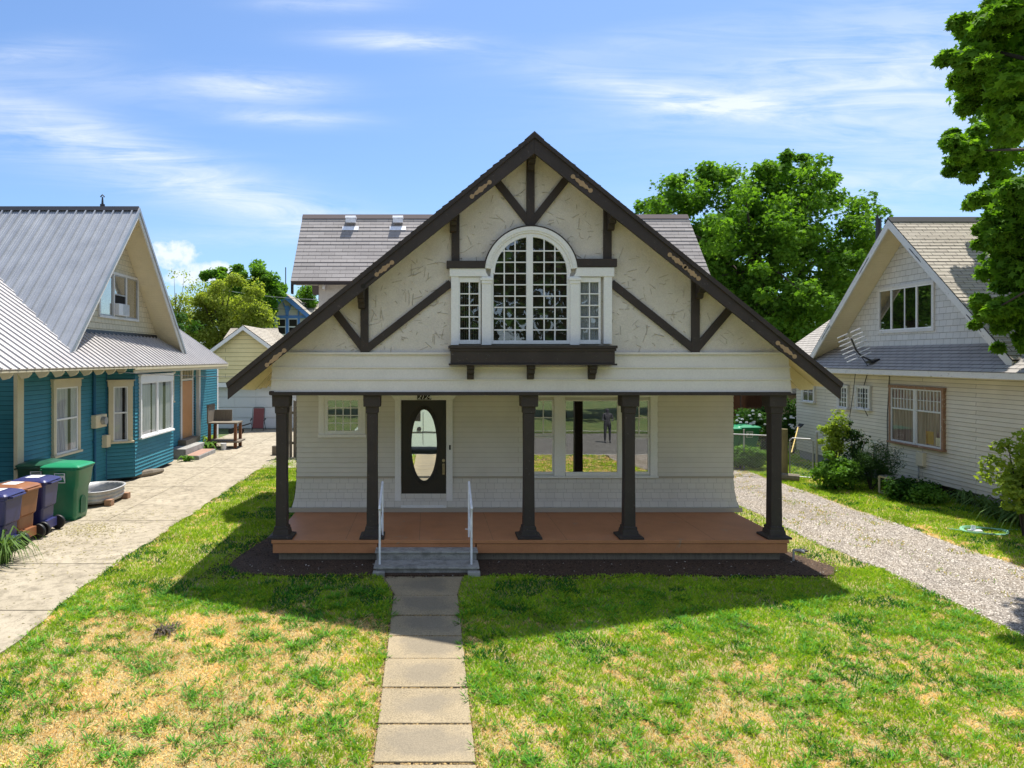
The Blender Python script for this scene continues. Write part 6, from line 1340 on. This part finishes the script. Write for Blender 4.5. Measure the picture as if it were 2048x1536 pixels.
# ---- trees
def leaves(name, C, Rr, per, size, mat, parent, seed, shape='quad', squash=.75, dens=None):
    """C (m,3) clump centres, Rr (m,) radii: leaves lie through each clump, denser to its outside"""
    r = np.random.default_rng(seed); m_ = len(C); n = m_*per; ci = np.repeat(np.arange(m_), per)
    d = r.normal(size=(n, 3)); d /= np.linalg.norm(d, axis=1)[:, None]; rad = r.random(n)**.42; p = C[ci]+d*(rad*Rr[ci])[:, None]*np.array([1, 1, squash])
    s = size*r.uniform(.6, 1.3, n); nrm = d*.55+r.normal(size=(n, 3))*.55+np.array([0, 0, .55]); nrm /= np.linalg.norm(nrm, axis=1)[:, None]
    t_ = np.cross(nrm, r.normal(size=(n, 3))); t_ /= np.linalg.norm(t_, axis=1)[:, None]; b = np.cross(nrm, t_)
    if shape == 'quad': loc = np.array([[-.5, 0, 0], [0, -.34, .08], [.5, 0, -.06], [0, .34, .08]]); fs = [(0, 1, 2), (0, 2, 3)]
    elif shape == 'maple':
        a = [(.0, -.5), (.16, -.18), (.46, -.22), (.28, .02), (.50, .26), (.18, .2), (.0, .55), (-.18, .2), (-.50, .26), (-.28, .02), (-.46, -.22), (-.16, -.18)]
        loc = np.array([[x_, y_, -.22*(x_*x_+y_*y_)] for x_, y_ in a]); fs = [tuple(range(12))]
    else: loc = np.array([[-.5, 0, 0], [-.1, -.10, .03], [.5, 0, -.1], [-.1, .10, .03]]); fs = [(0, 1, 2), (0, 2, 3)]
    v = p[:, None, :]+(loc[None, :, 0, None]*t_[:, None]+loc[None, :, 1, None]*b[:, None]+loc[None, :, 2, None]*nrm[:, None])*s[:, None, None]
    return mesh_np(name, v, 1, len(loc), mat, parent, None, None, fs)
def limbs(mb, base, top, r0, targets, seed, split=.45):
    rnd = random.Random(seed); base, top = V3(base), V3(top)
    def wig(a, b, n, amp): return [a.lerp(b, i/n)+V3((rnd.uniform(-amp, amp), rnd.uniform(-amp, amp), 0))*(1 if 0 < i < n else 0) for i in range(n+1)]
    pts = wig(base, top, 6, r0*.5); mb.tube(pts, [r0*(1.25 if i == 0 else 1-.75*i/6) for i in range(7)], 9)
    for tg in targets:
        f_ = rnd.uniform(split, .95); a = base.lerp(top, f_); tg = V3(tg); mid = a.lerp(tg, .5)+V3((0, 0, (tg-a).length*.08)); rr_ = r0*(1-.7*f_)*.55
        mb.tube([a, mid, tg], [rr_, rr_*.6, rr_*.18], 6)
def crown_clumps(center, rad, n, seed, shell=.55, rmin=.6, rmax=1.1, lobes=None):
    r = np.random.default_rng(seed); out = []
    while len(out) < n:
        d = r.normal(size=3); d /= np.linalg.norm(d); k = (shell+(1-shell)*r.random()); p = np.array(center)+d*k*np.array(rad)*(1+.12*math.sin(5*d[0]+3*d[2]+seed)+.09*math.sin(9*d[1]+7*d[2]))
        if p[2] < center[2]-rad[2]*.95: continue
        out.append(p)
    return np.array(out), r.uniform(rmin, rmax, n)
def tree(name, lab, base, height, center, rad, n, per, size, mat, seed, shape='quad', tr=.25, rmin=.6, rmax=1.1, extra=None, group=None, shell=.5, cat='tree', squash=.75):
    root = thing(name, base, lab, cat, group); C, Rr = crown_clumps(center, rad, n, seed, shell, rmin, rmax)
    if extra is not None:
        r_e = random.Random(seed); extra = [e for e in extra]+[(e[0]+r_e.uniform(-1, 1)*e[3]*.8, e[1]+r_e.uniform(-1, 1)*e[3], e[2]+r_e.uniform(-1, .5)*e[3]*.8, e[3]*.62) for e in extra for _ in range(3)]
        C = np.concatenate([C, np.array([e[:3] for e in extra])]); Rr = np.concatenate([Rr, np.array([e[3] for e in extra])])
    mb = MB(); limbs(mb, base, (center[0], center[1], center[2]+rad[2]*.5), tr, [tuple(C[i]) for i in range(0, len(C), max(1, len(C)//34))], seed); mb.build('trunk', M['bark'], root, True)
    leaves('crown', C, Rr, per, size, M[mat], root, seed, shape, squash); return root
# big maple behind, right of the roof
TD = 30
ex = [(*P(px, py, TD+random.uniform(-1.5, 1)), r_) for px, py, r_ in [(1578, 330, .75), (1575, 350, .9), (1632, 345, .8), (1630, 375, .9), (1500, 355, .9), (1455, 350, .8), (1395, 352, .8), (1335, 372, .8), (1300, 415, .7), (1290, 440, .5), (1690, 425, .8), (1700, 455, .7), (1735, 480, .6), (1560, 375, 1.0), (1600, 400, 1.0), (1660, 400, .8),
     (1420, 380, 1.0), (1370, 390, 1.0), (1540, 340, .6), (1740, 500, .6), (1320, 430, .8), (1480, 380, 1.0), (1350, 365, .6), (1430, 345, .5), (1665, 360, .45), (1610, 318, .35), (1575, 312, .4)]]
c0 = P(1510, 560, TD); tree('maple_tree', 'large round green maple tree rising behind the right side of the roof', (c0.x, TD, 0), 12, (c0.x, TD, c0.z), (5.0, 4.3, 4.3), 520, 120, .19, 'maple', 3, 'maple', .38, .4, .8, ex, None, .45)
# near maple reaching in at the right
ND = 15.2
ex = []
rnd = random.Random(9)
for px, py, r_ in [(1945, 95, .45), (1925, 120, .40), (1910, 155, .32), (1960, 60, .5), (1990, 30, .55), (2020, 15, .5), (2040, 80, .9), (2000, 120, .8), (1975, 170, .5), (1930, 165, .30), (2030, 200, .8), (1990, 215, .5), (1925, 300, .42), (1910, 310, .30), (1945, 275, .42), (1965, 250, .45), (1985, 300, .65), (1950, 325, .40), (2030, 330, .8), (1985, 380, .45),
    (1975, 400, .38), (2010, 420, .6), (1975, 440, .35), (1990, 470, .45), (2030, 470, .7), (2000, 510, .45), (1985, 490, .3), (2020, 540, .5), (2045, 580, .45), (1995, 615, .34), (1985, 630, .24), (1990, 655, .22), (2020, 610, .4), (2040, 650, .34), (2050, 690, .3), (2060, 400, 1), (2070, 150, 1), (2075, 550, .8), (2040, 10, .6)]:
    D = (11.6 if py < 230 else 16.5 if py < 400 else 13.3)+rnd.uniform(-.4, .4); r_ = r_*D/13.2; p = P(px+12, py, D); ex.append((p.x, p.y, p.z, r_*.72))
    for _ in range(3): a_ = rnd.uniform(0, 6.28); ex.append((p.x+math.cos(a_)*r_*.75, p.y+rnd.uniform(-.6, .6), p.z+math.sin(a_)*r_*.6, r_*rnd.uniform(.35, .55)))
nt = thing('maple_tree', (14.2, 7.6, -.2), 'close maple tree with sunlit leaves hanging in from the right edge', 'tree')
C = [e[:3] for e in ex]; Rr = [e[3] for e in ex]
C2, R2 = crown_clumps((14.4, 10.0, 9.0), (4.2, 4.0, 4.8), 90, 14, .4, .6, 1.0); k = (C2[:, 0]/C2[:, 1]*F+VX > 2050)&((C2[:, 0]-.185*C2[:, 2])/(C2[:, 1]-.37*C2[:, 2])*F+VX > 2560); C = np.concatenate([np.array(C), C2[k]]); Rr = np.concatenate([np.array(Rr), R2[k]])
mb = MB(); limbs(mb, (14.2, 7.6, -.2), (14.3, 8.6, 10), .32, [tuple(c) for c in C[::9]], 4, .25); mb.build('trunk', M['bark'], nt, True)
leaves('crown', C, Rr, 175, .16, M['maple_near'], nt, 6, 'maple', .8)
# trees left of the roof
c0 = P(445, 640, 40); tree('lime_tree', 'bushy yellow-green tree behind the pale garage roof', (c0.x, 40, 0), 6, (c0.x, 40, c0.z-.3), (2.9, 1.9, 2.7), 130, 190, .15, 'lime', 21, 'quad', .2, .4, .75, [(*P(px, py, 39.5), r_) for px, py, r_ in [(470, 560, .6), (440, 575, .7), (500, 590, .6), (410, 600, .6), (385, 640, .6), (520, 625, .6), (515, 660, .6), (380, 670, .6), (530, 640, .4)]], None, .4)
c0 = P(490, 600, 58); tree('maple_tree', 'dark green round tree rising behind the yellow-green bushy one', (c0.x, 58, 0), 9, (c0.x-.2, 58, c0.z), (3.3, 2.4, 2.7), 170, 200, .26, 'maple', 22, 'maple', .3, .6, .95, [(*P(px, py, 57), r_) for px, py, r_ in [(475, 540, .7), (515, 538, .7), (430, 545, .7), (410, 550, .5), (545, 555, .7), (553, 585, .7), (540, 610, .7)]], None, .2)
c0 = P(352, 620, 38); tree('slender_tree', 'thin sparse tree with see-through crown beside the metal gable roof', (c0.x, 38, 0), 6, (c0.x, 38, c0.z-.3), (1.1, .8, 2.5), 90, 30, .13, 'lime', 23, 'quad', .08, .2, .45, None, None, .2)
for (px, py, D, rx, rz, lab, mt) in ((618, 592, 64, 1.0, 1.2, 'small green tree top between the far chimney and the rear roof', 'maple'), (598, 603, 70, 1.1, .9, 'pale bushy tree top right of the distant mast', 'bush'), (355, 690, 36, 1.6, 1.6, 'low dark bush behind the metal eave', 'dark_leaf')):
    c0 = P(px, py, D); tree('garden_tree', lab, (c0.x, D, 0), 5, tuple(c0), (rx, rx, rz), 26, 90, .2, mt, int(px), 'quad', .12, .4, .6, None, None, .3)
c0 = P(1470, 690, 44); tree('garden_tree', 'dark green tree filling the gap behind the large maple', (c0.x, 44, 0), 8, (c0.x, 44, 3.5), (7.0, 2, 3.3), 80, 150, .3, 'dark_leaf', 33, 'quad', .3, .9, 1.4, None, None, .2)
c0 = P(1690, 640, 36); tree('garden_tree', 'deep green tree behind the left edge of the off-white house roof', (c0.x, 36, 0), 8, (c0.x, 36, 4.4), (3.2, 2, 3.8), 60, 170, .22, 'dark_leaf', 34, 'quad', .3, .8, 1.2, None, None, .2)
# tall hedge line far behind, closes the view between the houses
r_ = np.random.default_rng(4); hx = r_.uniform(-60, 70, 420); C = np.stack([hx, r_.uniform(86, 92, 420), r_.uniform(.5, 4.6, 420)], 1); o = leaves('treeline', C, r_.uniform(1.2, 2.2, 420), 60, .75, M['dark_leaf'], None, 44)
tag(o, 'far off wood closing the view behind the houses', 'treeline', None, 'stuff')
# ---- shrubs on the right
def shrub(name, lab, c, rad, n, per, size, mat, seed, shape='quad', rmin=.12, rmax=.26, group=None, stem=.02):
    root = thing(name, (c[0], c[1], 0), lab, 'shrub', group); C, Rr = crown_clumps(c, rad, n, seed, .25, rmin, rmax); C[:, 2] = np.maximum(C[:, 2], .1)
    mb = MB()
    for i in range(0, len(C), max(1, len(C)//9)): p = V3(C[i]); b = V3((c[0], c[1], 0)); mb.tube([b, b.lerp(p, .5)+V3((0, 0, .1)), p], [stem, stem*.7, stem*.3], 5)
    mb.build('stems', M['bark'], root); leaves('foliage', C, Rr, per, size, M[mat], root, seed+1, shape); return root
p = P(1668, 880, 17.8); shrub('tall_shrub', 'tall narrow yellow-green sapling against the off-white siding', (p.x, 17.8, 1.15), (.30, .3, 1.05), 46, 60, .075, 'bright_leaf', 61, rmin=.10, rmax=.2)
p = P(1708, 880, 17.6); shrub('tall_shrub', 'thin dark-leaved shrub beside the tall yellow-green sapling', (p.x, 17.6, 1.05), (.32, .3, .85), 30, 40, .07, 'conifer', 62, rmin=.08, rmax=.17)
p = P(1672, 950, 17.2); shrub('leafy_shrub', 'low bright leafy shrub at the foot of the sapling by the gate post', (p.x, 17.2, .42), (.55, .45, .42), 60, 60, .09, 'bush', 63)
p = P(1752, 935, 17.0); shrub('bushy_evergreen', 'dense dark evergreen bush below the wall cable', (p.x, 17.2, .62), (.68, .55, .66), 90, 90, .075, 'conifer', 64, 'needle', .14, .28)
p = P(1800, 975, 16.2); shrub('leafy_shrub', 'low green shrub in front of the pale wire crate', (p.x, 16.0, .26), (.55, .35, .26), 46, 60, .075, 'dark_leaf', 65)
p = P(1850, 985, 15.6); shrub('leafy_shrub', 'low shrub by the dark crawl-space opening', (p.x, 15.6, .24), (.45, .35, .22), 34, 55, .07, 'bush', 66)
p = P(2030, 905, 12.6); shrub('bright_shrub', 'bright lime-leaved shrub at the right edge before the siding', (p.x+.25, 12.7, 1.15), (.62, .45, .78), 60, 55, .10, 'bright_leaf', 67, rmin=.12, rmax=.24)
for i, (px, py, D, rx, rz, mt, lab) in enumerate(((1500, 838, 22.8, .9, .55, 'dark_leaf', 'flowering shrub behind the chain-link fence beside the green bin lids'), (1585, 840, 23.6, .45, 1.0, 'dark_leaf', 'dark climbing bush under the shed roof by the corner of the off-white house'), (1480, 925, 20.6, .35, .3, 'bush', 'small weedy bush at the left foot of the chain-link fence'), (1510, 930, 20.4, .3, .28, 'bush', 'small weedy bush in front of the chain-link fence post'), (1530, 850, 24.5, .8, .7, 'conifer', 'dark shrub in front of the brown board fence'))):
    q = P(px, py, D); s_ = shrub('garden_shrub', lab, (q.x, D, max(.35, q.z-.1)), (rx, rx*.6, rz), 40, 70, .09, mt, 70+i, rmin=.15, rmax=.3)
    if i in (0, 1):
        rr_ = np.random.default_rng(i+5); n_ = 34; pp = np.array([q.x, D-.45, q.z])+rr_.normal(size=(n_, 3))*np.array([rx*.55, .12, rz*.4]); mb = MB()
        for a in pp: mb.tube([(a[0], a[1], a[2]-.02), (a[0], a[1], a[2]+.025)], [.05, .035], 6)
        mb.build('blossom', M['white_door'], s_)
# strap-leaved clumps
def strap(name, lab, c, n, L_, wd, mat, seed, group=None, up=.9):
    root = thing(name, c, lab, 'plant', group); rnd = random.Random(seed); mb = MB()
    for i in range(n):
        th = rnd.uniform(0, 2*math.pi); l = L_*rnd.uniform(.6, 1.15); b = V3(c)+V3((rnd.uniform(-.12, .12), rnd.uniform(-.12, .12), 0)); d = V3((math.cos(th), math.sin(th), 0)); s_ = V3((-d.y, d.x, 0))*wd; k = rnd.uniform(.5, 1.1)
        pts = [b, b+d*l*.22*k+V3((0, 0, l*.5*up)), b+d*l*.55*k+V3((0, 0, l*.68*up)), b+d*l*.95*k+V3((0, 0, l*.45*up)), b+d*l*1.15*k+V3((0, 0, l*.12*up))]; ws = [.6, 1, .9, .55, .05]
        for j in range(4): mb.face([pts[j]-s_*ws[j], pts[j]+s_*ws[j], pts[j+1]+s_*ws[j+1], pts[j+1]-s_*ws[j+1]])
    mb.build('leaves', M[mat], root); return root
p = G(8, 1128); strap('spiky_plant', 'arching strap-leaved plant at the left edge beside the bins', (p.x-.02, p.y, .02), 110, .62, .012, 'blade', 5, None, 1.0)
for i, (px, py, lab) in enumerate(((1932, 1010, 'strap-leaved lily clump farthest along the off-white foundation'), (1975, 1030, 'strap-leaved lily clump second from the far end of the foundation row'), (2012, 1045, 'strap-leaved lily clump by the hose coil end of the row'), (2050, 1058, 'strap-leaved lily clump cut by the right edge of the photo'))):
    p = G(px, py); strap('lily_clump', lab, (p.x, p.y, 0), 55, .62, .02, 'blade', 30+i, 'lily clumps along the foundation', .85)
p = P(412, 893, 24.3); strap('doorstep_plant', 'leafy green plant between the side steps and the potting bench', (p.x, 24.3, .03), 46, .42, .045, 'bush', 44, None, 1.0)
p = P(375, 925, 21.9); strap('doorstep_plant', 'small fern-like plant at the foot of the side steps', (p.x, 21.9, .03), 30, .3, .025, 'bush', 45, None, .8)
p = P(438, 880, 27); strap('doorstep_plant', 'weeds growing under the potting bench', (p.x, 26.0, .03), 34, .5, .03, 'bright_leaf', 46, None, 1.0)
p = G(330, 1265); strap('dead_weed_clump', 'dark brown dug-up weed clump in the left lawn', (p.x, p.y, p.z), 60, .16, .008, 'bark', 47, None, .6)
p = G(1490, 1250); strap('dead_weed_clump', 'thin bare-stemmed dark weed patch in the right lawn', (p.x, p.y, p.z), 26, .13, .006, 'bark', 48, None, .4)
# trees across the street, seen only in the window reflections
for x, y, s in ((-12, -20, 1), (-1, -22, 2), (9, -20, 3), (20, -22, 4)):
    tree('street_tree', ['', 'broad tree across the street, westmost of four', 'broad tree across the street opposite the path', 'broad tree across the street opposite the gravel drive', 'broad tree across the street, eastmost of four'][s], (x, y, -.74), 9, (x, y, 7.4), (6.4, 4.0, 7.2), 90, 90, .55, 'dark_leaf', 80+s, 'quad', .4, 1.3, 2.1, None, 'trees across the street', .4)
